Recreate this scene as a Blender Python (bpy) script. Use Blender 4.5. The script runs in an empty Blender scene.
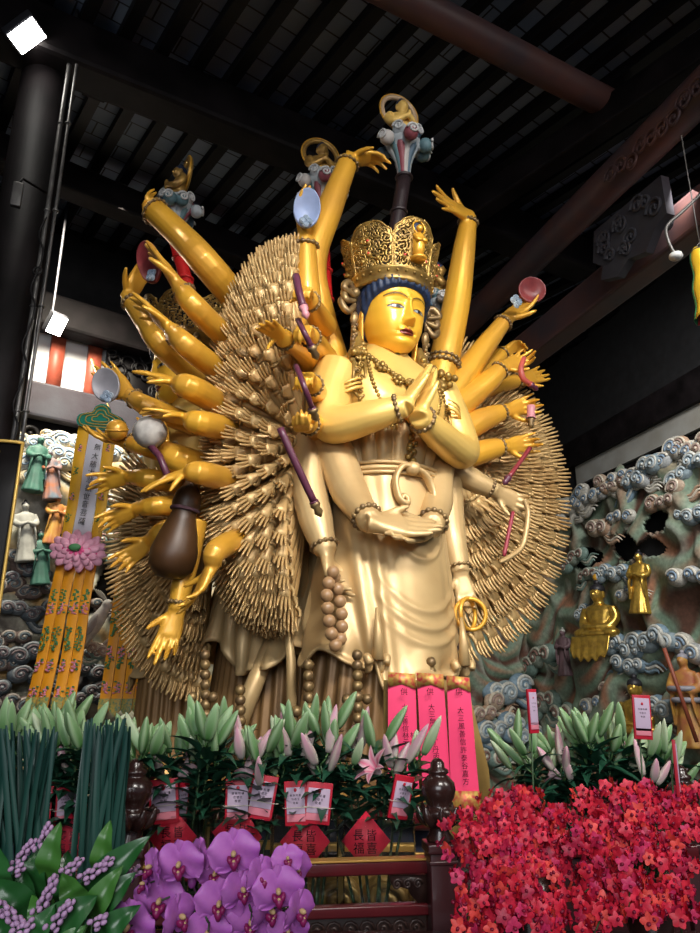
import bpy, bmesh, math, random
import numpy as np
from mathutils import Vector, Matrix, Quaternion, noise
PI = math.pi
R_ = math.radians
rng = random.Random(7)
scn = bpy.context.scene
COL = scn.collection
V = Vector
# ------------------------------------------------------------------ camera
FPX, CX, CY, PITCH, EYE = 700.0, 350.0, 466.5, R_(17.1), 1.65
def ray(x, y):
    u, v = x - CX, CY - y
    d = V((u, FPX*math.cos(PITCH) - v*math.sin(PITCH), FPX*math.sin(PITCH) + v*math.cos(PITCH)))
    return d / d.y
def P(x, y, Y):                       # a point of the place seen at x, y and standing Y metres away
    d = ray(x, y)*Y
    return V((d.x, d.y, d.z + EYE))
def on_plane(x, y, o, n):             # a point of the plane through o with normal n
    d = ray(x, y); c = V((0, 0, EYE))
    return c + d*((o - c).dot(n)/d.dot(n))
def pxm(Y):                           # metres per pixel at depth Y
    return Y/662.0
cam = bpy.data.cameras.new('camera'); co = bpy.data.objects.new('camera', cam); COL.objects.link(co)
co.location = (0, 0, EYE); co.rotation_euler = (PI/2 + PITCH, 0, 0)
cam.sensor_fit = 'VERTICAL'; cam.sensor_height = 36; cam.lens = 36*FPX/933.0
cam.clip_start = .05
scn.camera = co
# ------------------------------------------------------------------ materials
def mat(name, base, rough=.5, metal=0.0, var=0.0, vscale=8.0, col2=None, bump=0.0, bscale=30.0, attr=None,
        trans=0.0, spec=.5, emit=None, estr=0.0, coat=0.0, sub=0.0, alpha=None, detail=4):
    m = bpy.data.materials.new(name); m.use_nodes = True
    nt = m.node_tree; b = nt.nodes['Principled BSDF']
    c = tuple(base) + (1,)
    b.inputs['Base Color'].default_value = c
    b.inputs['Roughness'].default_value = rough; b.inputs['Metallic'].default_value = metal
    b.inputs['Transmission Weight'].default_value = trans
    b.inputs['Coat Weight'].default_value = coat; b.inputs['Specular IOR Level'].default_value = spec
    if sub: b.inputs['Subsurface Weight'].default_value = sub; b.inputs['Subsurface Radius'].default_value = (.02, .012, .008)
    if emit: b.inputs['Emission Color'].default_value = tuple(emit) + (1,); b.inputs['Emission Strength'].default_value = estr
    tc = nt.nodes.new('ShaderNodeTexCoord')
    src = None
    if attr:
        a = nt.nodes.new('ShaderNodeAttribute'); a.attribute_name = attr; src = a.outputs['Color']
    if var or col2:
        n = nt.nodes.new('ShaderNodeTexNoise'); n.inputs['Scale'].default_value = vscale; n.inputs['Detail'].default_value = detail
        nt.links.new(tc.outputs['Object'], n.inputs['Vector'])
        r = nt.nodes.new('ShaderNodeValToRGB')
        r.color_ramp.elements[0].position = .35; r.color_ramp.elements[1].position = .68
        mx = nt.nodes.new('ShaderNodeMix'); mx.data_type = 'RGBA'
        nt.links.new(n.outputs['Fac'], r.inputs['Fac'])
        if col2:
            nt.links.new(r.outputs['Color'], mx.inputs['Factor'])
            mx.inputs['A'].default_value = c; mx.inputs['B'].default_value = tuple(col2) + (1,)
            if src: nt.links.new(src, mx.inputs['A'])
        else:
            mx.blend_type = 'MULTIPLY'; mx.inputs['Factor'].default_value = var
            mx.inputs['A'].default_value = c
            if src: nt.links.new(src, mx.inputs['A'])
            nt.links.new(r.outputs['Color'], mx.inputs['B'])
        src = mx.outputs['Result']
    if src: nt.links.new(src, b.inputs['Base Color'])
    if bump:
        n2 = nt.nodes.new('ShaderNodeTexNoise'); n2.inputs['Scale'].default_value = bscale; n2.inputs['Detail'].default_value = 3
        nt.links.new(tc.outputs['Object'], n2.inputs['Vector'])
        bp = nt.nodes.new('ShaderNodeBump'); bp.inputs['Strength'].default_value = bump; bp.inputs['Distance'].default_value = .02
        nt.links.new(n2.outputs['Fac'], bp.inputs['Height']); nt.links.new(bp.outputs['Normal'], b.inputs['Normal'])
    return m
# ------------------------------------------------------------------ mesh builder
def frame_z(d, up=V((0, 0, 1))):      # rotation whose z is d and whose y leans to up
    z = d.normalized(); x = up.cross(z)
    if x.length < 1e-4: x = V((1, 0, 0)).cross(z) if abs(z.x) < .9 else V((0, 1, 0)).cross(z)
    x.normalize(); y = z.cross(x)
    return Matrix((x, y, z)).transposed()
def catmull(pts, n):
    pts = [V(p) for p in pts]; out = []
    ext = [pts[0]*2 - pts[1]] + pts + [pts[-1]*2 - pts[-2]]
    for i in range(len(pts) - 1):
        p0, p1, p2, p3 = ext[i:i+4]
        for k in range(n):
            t = k/n
            out.append(.5*((2*p1) + (p2-p0)*t + (2*p0-5*p1+4*p2-p3)*t*t + (3*p1-p0-3*p2+p3)*t**3))
    out.append(pts[-1]); return out
def lerpl(vals, n):
    xs = np.linspace(0, len(vals)-1, n); return list(np.interp(xs, range(len(vals)), vals))
class MB:
    def __init__(s): s.v = []; s.f = []; s.c = []; s.m = []; s.M = None; s.col = (1, 1, 1); s.mi = 0
    def _add(s, vs, fs, cols=None):
        b = len(s.v)
        if s.M is not None: vs = [s.M @ V(p) for p in vs]
        s.v += [tuple(p) for p in vs]; s.f += [tuple(i + b for i in f) for f in fs]
        s.c += cols if cols is not None else [s.col]*len(vs); s.m += [s.mi]*len(fs)
    def rings(s, rings, closed=True, cap0=True, cap1=True, cols=None):
        n = len(rings[0]); vs = [p for r in rings for p in r]; fs = []
        for i in range(len(rings)-1):
            for j in range(n if closed else n-1):
                k = (j+1) % n
                fs.append((i*n+j, i*n+k, (i+1)*n+k, (i+1)*n+j))
        if cap0: fs.append(tuple(range(n-1, -1, -1)))
        if cap1: fs.append(tuple((len(rings)-1)*n + j for j in range(n)))
        s._add(vs, fs, cols)
    def tube(s, pts, rad, seg=8, flat=1.0, nrm=None, round_end=False, cap=True, cols=None):
        pts = [V(p) for p in pts]; n = len(pts)
        if isinstance(rad, (int, float)): rad = [rad]*n
        elif len(rad) != n: rad = lerpl(rad, n)
        if round_end:
            d = (pts[-1]-pts[-2]).normalized(); r = rad[-1]; pts = pts + [pts[-1] + d*r*.7, pts[-1] + d*r*.98]; rad = list(rad) + [r*.7, r*.2]
            if cols: cols = list(cols) + [cols[-1]]*2
        tg = [(pts[min(i+1, len(pts)-1)] - pts[max(i-1, 0)]).normalized() for i in range(len(pts))]
        x = nrm.copy() if nrm is not None else (V((0, 0, 1)) if abs(tg[0].z) < .9 else V((1, 0, 0)))
        rings = []; cc = []
        for i, p in enumerate(pts):
            x = (x - tg[i]*x.dot(tg[i]));  x = x.normalized() if x.length > 1e-6 else tg[i].orthogonal().normalized()
            y = tg[i].cross(x)
            rings.append([p + (x*math.cos(2*PI*k/seg)*flat + y*math.sin(2*PI*k/seg))*rad[i] for k in range(seg)])
            if cols: cc += [cols[i]]*seg
        s.rings(rings, cap0=cap, cap1=cap, cols=cc or None)
    def ell(s, c, ax, rot=None, seg=14, rg=9):
        c = V(c); rot = rot or Matrix.Identity(3); R = []
        for i in range(1, rg):
            a = PI*i/rg - PI/2
            R.append([c + rot @ V((ax[0]*math.cos(a)*math.cos(2*PI*k/seg), ax[1]*math.cos(a)*math.sin(2*PI*k/seg), ax[2]*math.sin(a))) for k in range(seg)])
        R = [[c + rot @ V((0, 0, -ax[2]))]*seg] + R + [[c + rot @ V((0, 0, ax[2]))]*seg]
        n = seg; b = [p for r in R[1:-1] for p in r]; fs = []; m = len(R)-2
        for i in range(m-1):
            for j in range(n): fs.append((i*n+j, i*n+(j+1) % n, (i+1)*n+(j+1) % n, (i+1)*n+j))
        b += [R[0][0], R[-1][0]]
        for j in range(n): fs.append((m*n, (j+1) % n, j)); fs.append((m*n+1, (m-1)*n+j, (m-1)*n+(j+1) % n))
        s._add(b, fs)
    def ball(s, c, r, seg=10, rg=7): s.ell(c, (r, r, r), seg=seg, rg=rg)
    def box(s, c, h, rot=None):
        c = V(c); rot = rot or Matrix.Identity(3)
        vs = [c + rot @ V((sx*h[0], sy*h[1], sz*h[2])) for sx in (-1, 1) for sy in (-1, 1) for sz in (-1, 1)]
        s._add(vs, [(0, 1, 3, 2), (4, 6, 7, 5), (0, 4, 5, 1), (2, 3, 7, 6), (0, 2, 6, 4), (1, 5, 7, 3)])
    def bbox(s, c, h, bev, rot=None):  # bevelled box
        bm = bmesh.new(); bmesh.ops.create_cube(bm, size=2)
        for v in bm.verts: v.co = V((v.co.x*h[0], v.co.y*h[1], v.co.z*h[2]))
        bmesh.ops.bevel(bm, geom=bm.edges[:], offset=bev, segments=2, affect='EDGES', profile=.6)
        s.bm(bm, Matrix.Translation(V(c)) @ (rot.to_4x4() if rot else Matrix.Identity(4)))
    def bm(s, bm, M=None):
        M = M or Matrix.Identity(4); bm.verts.index_update()
        s._add([M @ v.co for v in bm.verts], [[v.index for v in f.verts] for f in bm.faces]); bm.free()
    def lathe(s, prof, c=(0, 0, 0), seg=24, rot=None, cap0=True, cap1=True, petal=None):
        c = V(c); rot = rot or Matrix.Identity(3)
        R = [[c + rot @ V((r*(petal(k/seg, z) if petal else 1)*math.cos(2*PI*k/seg), r*(petal(k/seg, z) if petal else 1)*math.sin(2*PI*k/seg), z)) for k in range(seg)] for r, z in prof]
        s.rings(R, cap0=cap0, cap1=cap1)
    def torus(s, c, R, r, rot=None, seg=24, rs=8, zs=1.0):
        c = V(c); rot = rot or Matrix.Identity(3); vs = []; fs = []
        for i in range(seg):
            a = 2*PI*i/seg
            for j in range(rs):
                b = 2*PI*j/rs; q = R + r*math.cos(b)
                vs.append(c + rot @ V((q*math.cos(a), q*math.sin(a), r*zs*math.sin(b))))
        for i in range(seg):
            for j in range(rs): fs.append((i*rs+j, ((i+1) % seg)*rs+j, ((i+1) % seg)*rs+(j+1) % rs, i*rs+(j+1) % rs))
        s._add(vs, fs)
    def grid(s, fn, nu, nv, cols=None, keep=None):
        vs = []; cc = []
        for i in range(nu+1):
            for j in range(nv+1):
                vs.append(fn(i/nu, j/nv)); cc.append(cols(i/nu, j/nv) if cols else s.col)
        fs = []
        for i in range(nu):
            for j in range(nv):
                if keep and not keep((i+.5)/nu, (j+.5)/nv): continue
                a = i*(nv+1)+j; fs.append((a, a+nv+1, a+nv+2, a+1))
        s._add(vs, fs, cc)
    def prism(s, pts, d):               # polygon pts (3D), pushed by vector d
        n = len(pts); pts = [V(p) for p in pts]; d = V(d)
        s._add(pts + [p + d for p in pts], [tuple(range(n-1, -1, -1)), tuple(range(n, 2*n))] + [(i, (i+1) % n, n+(i+1) % n, n+i) for i in range(n)])
    def add(s, o, M=None):
        M = M or Matrix.Identity(4); b = len(s.v)
        s.v += [tuple(M @ V(p)) for p in o.v]; s.f += [tuple(i+b for i in f) for f in o.f]; s.c += o.c; s.m += o.m
    def mesh(s, name, mats, org=V((0, 0, 0)), smooth=True):
        me = bpy.data.meshes.new(name)
        vs = np.array(s.v, dtype=float) - np.array(org) if s.v else np.zeros((0, 3))
        me.from_pydata(vs.tolist(), [], s.f)
        for m in (mats if isinstance(mats, (list, tuple)) else [mats]): me.materials.append(m)
        if any(s.m): me.polygons.foreach_set('material_index', s.m)
        me.polygons.foreach_set('use_smooth', [bool(smooth)]*len(s.f))
        if any(c != (1, 1, 1) for c in s.c[:1]) or len(set(s.c[:2000])) > 1:
            at = me.color_attributes.new('paint', 'FLOAT_COLOR', 'POINT')
            at.data.foreach_set('color', np.array([tuple(c)[:3] + (1.0,) for c in s.c], dtype=np.float32).ravel())
        me.update(); return me
    def build(s, name, mats, parent=None, org=None, smooth=True, auto=None):
        if org is None: org = V(parent['_o']) if parent is not None and '_o' in parent else V((0, 0, 0))
        o = bpy.data.objects.new(name, s.mesh(name, mats, org, smooth)); COL.objects.link(o)
        if parent is not None: o.parent = parent
        else: o.location = org
        if auto:
            o.data.set_sharp_from_angle(angle=R_(auto))
        return o
def remesh(mb, voxel, smooth=3, name='x'):
    me = mb.mesh('tmp', []); o = bpy.data.objects.new('tmp', me); COL.objects.link(o)
    md = o.modifiers.new('r', 'REMESH'); md.mode = 'VOXEL'; md.voxel_size = voxel; md.use_smooth_shade = True
    if smooth:
        sm = o.modifiers.new('s', 'SMOOTH'); sm.iterations = smooth; sm.factor = .5
    dg = bpy.context.evaluated_depsgraph_get(); dg.update()
    ev = o.evaluated_get(dg); m2 = ev.to_mesh(); out = MB()
    co_ = np.empty(len(m2.vertices)*3); m2.vertices.foreach_get('co', co_)
    out.v = [tuple(p) for p in co_.reshape(-1, 3)]; out.f = [tuple(p.vertices) for p in m2.polygons]
    out.c = [(1, 1, 1)]*len(out.v); out.m = [0]*len(out.f)
    ev.to_mesh_clear(); bpy.data.objects.remove(o); bpy.data.meshes.remove(me)
    return out
# ------------------------------------------------------------------ things
def tag(o, label, cat, group=None, kind=None):
    o['label'] = label; o['category'] = cat
    if group: o['group'] = group
    if kind: o['kind'] = kind
    return o
def thing(name, label, cat, loc=(0, 0, 0), group=None):
    o = bpy.data.objects.new(name, None); COL.objects.link(o); o.location = V(loc); o.empty_display_size = .05
    o['_o'] = tuple(loc)
    return tag(o, label, cat, group)
def sub(o, parent): o['_o'] = parent['_o']; return o
def part(mb, name, m, parent, label=None, smooth=True, auto=None):
    o = mb.build(name, m, parent, smooth=smooth, auto=auto)
    if '_o' in parent: o['_o'] = parent['_o']
    if label: o['label'] = label
    return o
def struct(mb, name, m, smooth=False, auto=None, label=None):
    o = mb.build(name, m, None, smooth=smooth, auto=auto); o['kind'] = 'structure'
    if label: o['label'] = label
    return o
def dup(o, parent=None):
    c = o.copy(); COL.objects.link(c)
    if parent is not None: c.parent = parent
    for ch in list(o.children): dup(ch, c)
    return c
def dup_thing(o, M, label=None, group=None):
    c = dup(o); c.matrix_world = M
    if label: c['label'] = label
    if group: c['group'] = group
    return c
_gl = {}
def glyph(ch):
    if ch not in _gl:
        cu = bpy.data.curves.new('g', 'FONT'); cu.body = ch; cu.size = 1; cu.align_x = 'CENTER'; cu.align_y = 'CENTER'; cu.resolution_u = 2
        o = bpy.data.objects.new('g', cu); COL.objects.link(o)
        dg = bpy.context.evaluated_depsgraph_get(); dg.update(); ev = o.evaluated_get(dg); m = ev.to_mesh()
        vs = [v.co.copy() for v in m.vertices]; fs = [tuple(p.vertices) for p in m.polygons]
        if vs:
            cx = (min(v.x for v in vs)+max(v.x for v in vs))/2; cy = (min(v.y for v in vs)+max(v.y for v in vs))/2
            vs = [V((v.x-cx, v.y-cy, 0)) for v in vs]
        ev.to_mesh_clear(); bpy.data.objects.remove(o); _gl[ch] = (vs, fs)
    return _gl[ch]
def write(mb, ch, c, right, up, size):  # one character drawn at c
    vs, fs = glyph(ch); mb._add([V(c) + right*(p.x*size) + up*(p.y*size) for p in vs], fs)
# ================================================================== the hall
dL = V((.80, .60, 0)); nL = V((.60, -.80, 0))          # left rear wall: its run and the way it faces
dR = V((-.25, .968, 0)); nR = V((-.968, -.25, 0))      # right wall
oL = P(140, 437, 8.0); oL.z = 0
oR = P(585, 495, 10.4); oR.z = 0
corner = None
den = dL.x*dR.y - dL.y*dR.x
w_ = oR - oL; tL = (w_.x*dR.y - w_.y*dR.x)/den; corner = oL + dL*tL
tR = (corner - oR).dot(dR)
CEIL = EYE + 5.3
M_wood = mat('dark_wood', (.012, .009, .010), .6, var=.75, vscale=3, bump=.12, bscale=14, spec=.15)
M_rafter = mat('black_rafter', (.006, .005, .006), .5, var=.5, vscale=4, spec=.2)
M_red_wood = mat('reddish_beam', (.105, .048, .042), .45, var=.5, vscale=2.5, col2=(.055, .042, .05), bump=.1, bscale=12, spec=.25)
M_grey_beam = mat('grey_beam', (.05, .05, .06), .5, col2=(.03, .022, .028), vscale=2, bump=.1, spec=.2)
M_plaster = mat('grey_plaster', (.33, .33, .31), .8, col2=(.24, .23, .20), vscale=2.2)
M_wall = mat('wall_paint', (.012, .012, .014), .8, var=.5)
M_floor = mat('stone_floor', (.10, .09, .085), .5, var=.5, vscale=2)
def board_mat():
    m = mat('ceiling_tile', (.05, .06, .085), .6); nt = m.node_tree; b = nt.nodes['Principled BSDF']
    tc = nt.nodes.new('ShaderNodeTexCoord'); mp = nt.nodes.new('ShaderNodeMapping')
    mp.inputs['Rotation'].default_value = (0, 0, math.atan2(dL.y, dL.x))
    mp.vector_type = 'TEXTURE'
    br = nt.nodes.new('ShaderNodeTexBrick')
    br.inputs['Scale'].default_value = 1.0; br.inputs['Brick Width'].default_value = .55; br.inputs['Row Height'].default_value = .2
    br.inputs['Mortar Size'].default_value = .008
    br.inputs['Color1'].default_value = (.15, .19, .28, 1); br.inputs['Color2'].default_value = (.20, .25, .34, 1); br.inputs['Mortar'].default_value = (.01, .01, .014, 1)
    nt.links.new(tc.outputs['Object'], mp.inputs['Vector']); nt.links.new(mp.outputs['Vector'], br.inputs['Vector'])
    nt.links.new(br.outputs['Color'], b.inputs['Base Color']); return m
M_board = board_mat()
m = MB(); m.box((0, 5, -.05), (9, 11, .05)); struct(m, 'floor', M_floor)
m = MB(); m.box((0, 5, CEIL+.05), (9, 11, .05)); struct(m, 'ceiling', M_board)
rz = lambda d: Matrix((d, V((-d.y, d.x, 0)), V((0, 0, 1)))).transposed()
RL, RR = rz(dL), rz(dR)
def wallbox(a, b, z0, z1, th, n):      # slab from a to b standing behind the line
    mid = (a+b)/2; d = (b-a).normalized(); w = MB(); w.box(V((mid.x, mid.y, (z0+z1)/2)) - n*th, ((b-a).length/2, th, (z1-z0)/2), rz(d)); return w
A0 = oL - dL*5.0
# left rear wall: below the clerestory, the pier and the part above the windows
struct(wallbox(A0 + dL*-.6, corner + dL*.3, 0, 4.75, .12, nL), 'wall_left', M_wall)
struct(wallbox(A0 + dL*-.6, corner + dL*.3, 5.55, CEIL, .12, nL), 'wall_left_upper', M_wall)
struct(wallbox(oL - dL*.35, corner + dL*.3, 4.75, 5.55, .12, nL), 'wall_left_pier', M_wall)
struct(wallbox(corner + V((0, 0, 0)) + dR*.2, oR - dR*8.5, 0, CEIL, .12, nR), 'wall_right', M_wall)
struct(wallbox(V((-8.5, -5, 0)), V((-8.5, 15.5, 0)), 0, CEIL, .1, V((1, 0, 0))), 'wall_side', M_wall)
# clerestory: white paper panes and red mullions
M_pane = mat('paper_pane', (.75, .78, .80), .7)
M_mull = mat('red_mullion', (.42, .09, .05), .5, var=.4)
m = wallbox(A0, oL - dL*.35, 4.75, 5.55, .03, nL)
win = struct(m, 'window_1', M_pane)
k = 0
t = 0.15
while t < 4.6:
    a = A0 + dL*t; q = MB(); q.box(V((a.x, a.y, 5.15)) + nL*.03, (.075, .05, .4), RL); o = q.build('mullion', M_mull, win); t += .42
# lintels and carved band over the left relief
def beam(a, b, r, name, m, sq=False, label=None, cat=None):
    q = MB()
    if sq:
        d = (b-a).normalized(); q.bbox((a+b)/2, (r[0], r[1], (b-a).length/2), min(r)*.25, frame_z(d))
    else: q.tube([a + (b-a)*(i/8) for i in range(9)], r, 20)
    return struct(q, name, m, smooth=not sq, auto=None)
def at(o, d, t, z): p = o + d*t; return V((p.x, p.y, z))
off = nL*.18
beam(at(oL+off, dL, -6, 4.58), at(oL+off, dL, tL, 4.58), (.11, .2), 'trim_1', M_grey_beam, True)
beam(at(oL+off, dL, -6, 5.66), at(oL+off, dL, tL, 5.66), (.14, .2), 'trim_2', M_wood, True)
q = MB()                                 # carved scroll band just over the relief
a = at(oL+nL*.2, dL, -3, 4.22)
q.box(at(oL+nL*.1, dL, -.5, 4.24), (3.4, .06, .16), RL)
for i in range(24):
    c = at(oL+nL*.19, dL, -3.6+i*.26, 4.2)
    rr = Matrix((dL, V((0, 0, 1)), nL)).transposed()
    q.torus(c, .075, .028, rr, 16, 6); q.ball(c, .03)
    q.tube([c + dL*.06 + V((0, 0, -.07)), c + dL*.13 + V((0, 0, -.12)), c + dL*.2 + V((0, 0, -.07))], [.02, .034, .02], 6)
struct(q, 'trim_3', M_rafter, smooth=True)
q = MB()                                 # carved openwork bracket at the end of the clerestory
c0 = at(oL+nL*.12, dL, -.12, 5.1)
q.box(c0 - nL*.04, (.4, .03, .5), RL)
rr = Matrix((dL, V((0, 0, 1)), nL)).transposed()
r2 = random.Random(3)
for i in range(26):
    q.torus(c0 + dL*r2.uniform(-.36, .36) + V((0, 0, r2.uniform(-.46, .46))), r2.uniform(.04, .09), .022, rr, 14, 6)
struct(q, 'trim_4', M_rafter, smooth=True)
# right wall: plaster strip above the relief
def onR(x, y): return on_plane(x, y, oR + nR*.02, nR)
s1, s2 = onR(588, 474), onR(700, 412)
zc = (s1.z + s2.z)/2
q = MB(); q.box(at(oR+nR*.03, dR, -2.9, zc), (3.0, .03, .16), RR); struct(q, 'trim_5', M_plaster)
q = MB(); q.box(at(oR+nR*.06, dR, 0, zc+.34), (8, .08, .2), RR); struct(q, 'trim_6', M_wood)
q = MB(); q.box(at(oR+nR*.04, dR, 0, zc-.33), (8, .05, .1), RR); struct(q, 'trim_7', M_wood)
# ceiling beams
def hb(x1, y1, x2, y2, h, ext=(0, 0)):
    a = ray(x1, y1); a = a*(h/a.z); b = ray(x2, y2); b = b*(h/b.z)
    a = V((a.x, a.y, EYE+h)); b = V((b.x, b.y, EYE+h)); d = (b-a).normalized()
    return a - d*ext[0], b + d*ext[1]
a, b = hb(372, -18, 608, 104, 4.95, (3, .25)); beam(a, b, .125, 'ceiling_beam', M_red_wood)
a, b = hb(70, 52, 420, 195, 4.95, (2.5, 2.5)); beam(a, b, (.17, .22), 'ceiling_beam.001', M_wood, True)
a, b = hb(60, 178, 330, 290, 4.9, (3, 3)); beam(a, b, (.12, .16), 'ceiling_beam.002', M_wood, True)
a, b = hb(702, 92, 478, 312, 4.3, (4, 1.5)); beam(a, b, .16, 'ceiling_beam.003', M_red_wood)
bC = (a, b)
a, b = hb(702, 214, 535, 345, 3.55, (4, 2.5)); beam(a, b, (.12, .17), 'ceiling_beam.004', M_red_wood, True)
a, b = hb(560, 150, 720, 40, 4.8, (3, 3)); beam(a, b, (.1, .14), 'ceiling_beam.005', M_wood, True)
# rafters, across the left wall's run
ndir = V((-nL.x, -nL.y, 0))
t = -9.0; i = 0
while t < 9.5:
    a = at(V((0, 0, 0)), dL, t, CEIL-.07) - ndir*3.0; b = a + ndir*16
    q = MB(); q.box((a+b)/2, (8, .052, .055), rz(ndir)); struct(q, 'ceiling_rafter' + ('' if i == 0 else '.%03d' % i), M_rafter); t += .31; i += 1
# carved bracket hanging between the two right beams
def scroll(q, c, ax, ay, r, turns=1.6, w=.02, n=26, az=None):
    pts = []
    for i in range(n):
        u = i/(n-1); a = u*turns*2*PI; rr = r*(1-u*.9); pts.append(c + ax*(math.cos(a)*rr) + ay*(math.sin(a)*rr))
    q.tube(pts, [w]*(n-4) + [w*.9, w*.8, w*.9, w*1.2], 6)
q = MB(); nC = (bC[1]-bC[0]).normalized(); zax = V((0, 0, 1)); sC = nC.cross(zax)
c0 = on_plane(632, 228, bC[0] + V((0, 0, 0)), sC)
outl = [(-.42, .20), (.42, .24), (.48, -.05), (.36, -.16), (.40, -.28), (.2, -.36), (.05, -.28), (-.15, -.34), (-.28, -.2), (-.42, -.16)]
q.prism([c0 + nC*x + zax*z - sC*.04 for x, z in outl], sC*.08)
r2 = random.Random(5)
for s in (-1, 1):
    for i in range(12): scroll(q, c0 + nC*r2.uniform(-.33, .33) + zax*r2.uniform(-.2, .15) + sC*.05*s, nC, zax, r2.uniform(.06, .1), w=.014)
struct(q, 'trim_8', M_grey_beam, smooth=True, auto=40)
q = MB()
c1 = on_plane(665, 145, bC[0], sC)
for i in range(9): scroll(q, c1 + nC*(-.5+i*.12) - sC*.16 + zax*r2.uniform(-.05, .05), nC, zax, .09, w=.012)
struct(q, 'trim_9', M_red_wood, smooth=True)
# the pillar with its conduits
Yp = 4.6
pc = P(30, 300, Yp); rp = .205
q = MB(); q.tube([V((pc.x-.14, Yp, 0)), V((pc.x-.14, Yp, 3)), V((pc.x-.14, Yp, CEIL))], rp*.93, 40); struct(q, 'pillar', M_wood, smooth=True)
M_cond = mat('grey_conduit', (.14, .135, .13), .4, metal=.4, var=.5)
for k, (x, y) in enumerate(((52, 180), (60, 180))):
    c = P(x, y, Yp-.18-.0*k); q = MB()
    pts = [V((c.x, c.y, z)) for z in np.linspace(3.05, CEIL, 12)]
    q.tube(pts, .017 if k == 0 else .012, 10)
    for z in (3.4, 4.2, 5.0, 5.8): q.torus((c.x, c.y, z), .017, .008, None, 14, 6)
    o = q.build('conduit_pipe', M_cond); tag(o, ('thicker grey conduit running up the dark pillar, left of the pair', 'thinner grey conduit running up the dark pillar, right of the pair')[k], 'pipe', 'conduits on the pillar')
c = P(48, 200, Yp-.24); q = MB(); pts = catmull([V((c.x+.03*math.sin(i*2.1), c.y, z)) for i, z in enumerate(np.linspace(.01, 4.9, 34))], 5); q.tube(pts, .008, 6); q.torus((c.x, c.y, 4.45), .03, .008, Matrix.Rotation(PI/2, 3, 'X'), 14, 6)
tag(q.build('power_cable', M_rafter), 'thin black cable looping loosely along the pillar conduits', 'cable')
# lamps
M_lens = mat('lamp_lens', (1, 1, 1), .4, emit=(1, .97, .9), estr=45)
M_hous = mat('lamp_housing', (.08, .08, .09), .4, metal=.5)
def flood(x, y, Y, s, label, aim):
    c = P(x, y, Y); t_ = thing('floodlight', label, 'lamp', c, 'floodlights high on the left')
    d = (V(aim) - c).normalized(); F = frame_z(d)
    q = MB(); q.bbox(c - d*.05, (s, s*1.3, .045), .015, F); q.tube([c - d*.07, c - d*.16, V((c.x - d.x*.16, c.y - d.y*.16, CEIL-.01))], .012, 8); part(q, 'housing', M_hous, t_)
    q = MB(); q.bbox(c, (s*.85, s*1.15, .008), .003, F); part(q, 'lens', M_lens, t_)
    return c, d
lampspots = []
for a in ((27, 36, 4.15, .10, 'bright white floodlight at top left in front of pillar', (.2, 3.6, 2.5)), (5, 288, 4.6, .06, 'small floodlight at far left edge beside dark pillar', (.2, 3.6, 2.2)),
          (57, 325, 6.3, .085, 'floodlight glowing right of pillar above red window mullions', (.1, 4, 2))): lampspots.append(flood(*a))
# boxed reflector hanging right of the pillar
M_grill = mat('speckled_grille', (.35, .36, .40), .5, metal=.3, col2=(.06, .06, .07), vscale=160, detail=1)
c = P(97, 75, 5.0); t_ = thing('wall_speaker', 'dark box with speckled grille hung right of the pillar', 'speaker', c)
q = MB(); q.bbox(c, (.10, .10, .19), .012, Matrix.Rotation(.5, 3, 'Z')); part(q, 'cabinet', M_wood, t_)
rt = Matrix.Rotation(.5, 3, 'Z'); q = MB(); q.bbox(c + rt @ V((0, -.104, 0)), (.085, .006, .17), .003, rt); part(q, 'grille', M_grill, t_)
q = MB(); q.tube([c + V((0, 0, .18)), V((c.x, c.y, CEIL-.01))], .012, 8); part(q, 'hanger', M_rafter, t_)
c = P(17, 195, 4.3); t_ = thing('junction_box', 'small pale panel on bracket left of the pillar', 'box', c)
q = MB(); q.bbox(c, (.035, .02, .10), .006, Matrix.Rotation(.4, 3, 'Z')); part(q, 'panel', M_cond, t_)
q = MB(); q.tube([c + V((0, 0, .09)), c + V((.01, .02, .16)), c + V((.12, .2, .17))], .01, 8); part(q, 'bracket', M_rafter, t_)
# conduit drop and bell on the lower right beam, streamer at the right edge
q = MB(); b0 = P(666, 215, 3.62)
pts = catmull([P(705, 190, 3.6), P(682, 212, 3.6), P(667, 226, 3.6), P(668, 240, 3.6), P(676, 257, 3.6)], 5)
t_ = thing('ceiling_detector', 'round white detector on bent conduit at lower right beam', 'detector', pts[-1])
q.tube(pts, .010, 8); part(q, 'conduit', M_cond, t_)
q = MB(); q.lathe([(.012, .03), (.035, .02), (.04, 0), (.03, -.012), (.012, -.018)], pts[-1], 20); part(q, 'head', mat('white_plastic', (.6, .6, .58), .4), t_)
t_ = thing('silk_streamer', 'multicoloured hanging silk streamer at right edge below beams', 'streamer', P(699, 285, 3.4))
cols = [(.75, .45, .02), (.6, .03, .03), (.05, .3, .12), (.75, .45, .02), (.6, .03, .05), (.1, .12, .4)]
for i, cc in enumerate(cols):
    q = MB(); a = P(701, 252, 3.4); ang = i/6*2*PI
    def f(u, v, ang=ang): r = .05 + .03*v + .006*math.sin(v*14); aa = ang + u*PI/3; return V((a.x + r*math.cos(aa), a.y + r*math.sin(aa), a.z - v*.42 + .012*math.sin(u*PI)))
    q.grid(f, 6, 14); o = part(q, 'silk_panel', mat('silk', cc, .45), t_); o.modifiers.new('s', 'SOLIDIFY').thickness = .004
q = MB(); q.torus(V((a.x, a.y, a.z)), .05, .008); q.tube([V((a.x, a.y, a.z)), V((a.x, a.y, a.z+.8))], .004, 6); q.tube([V((a.x-.05, a.y, a.z)), V((a.x, a.y, a.z+.06)), V((a.x+.05, a.y, a.z))], .004, 6); part(q, 'hoop', M_cond, t_)
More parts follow.
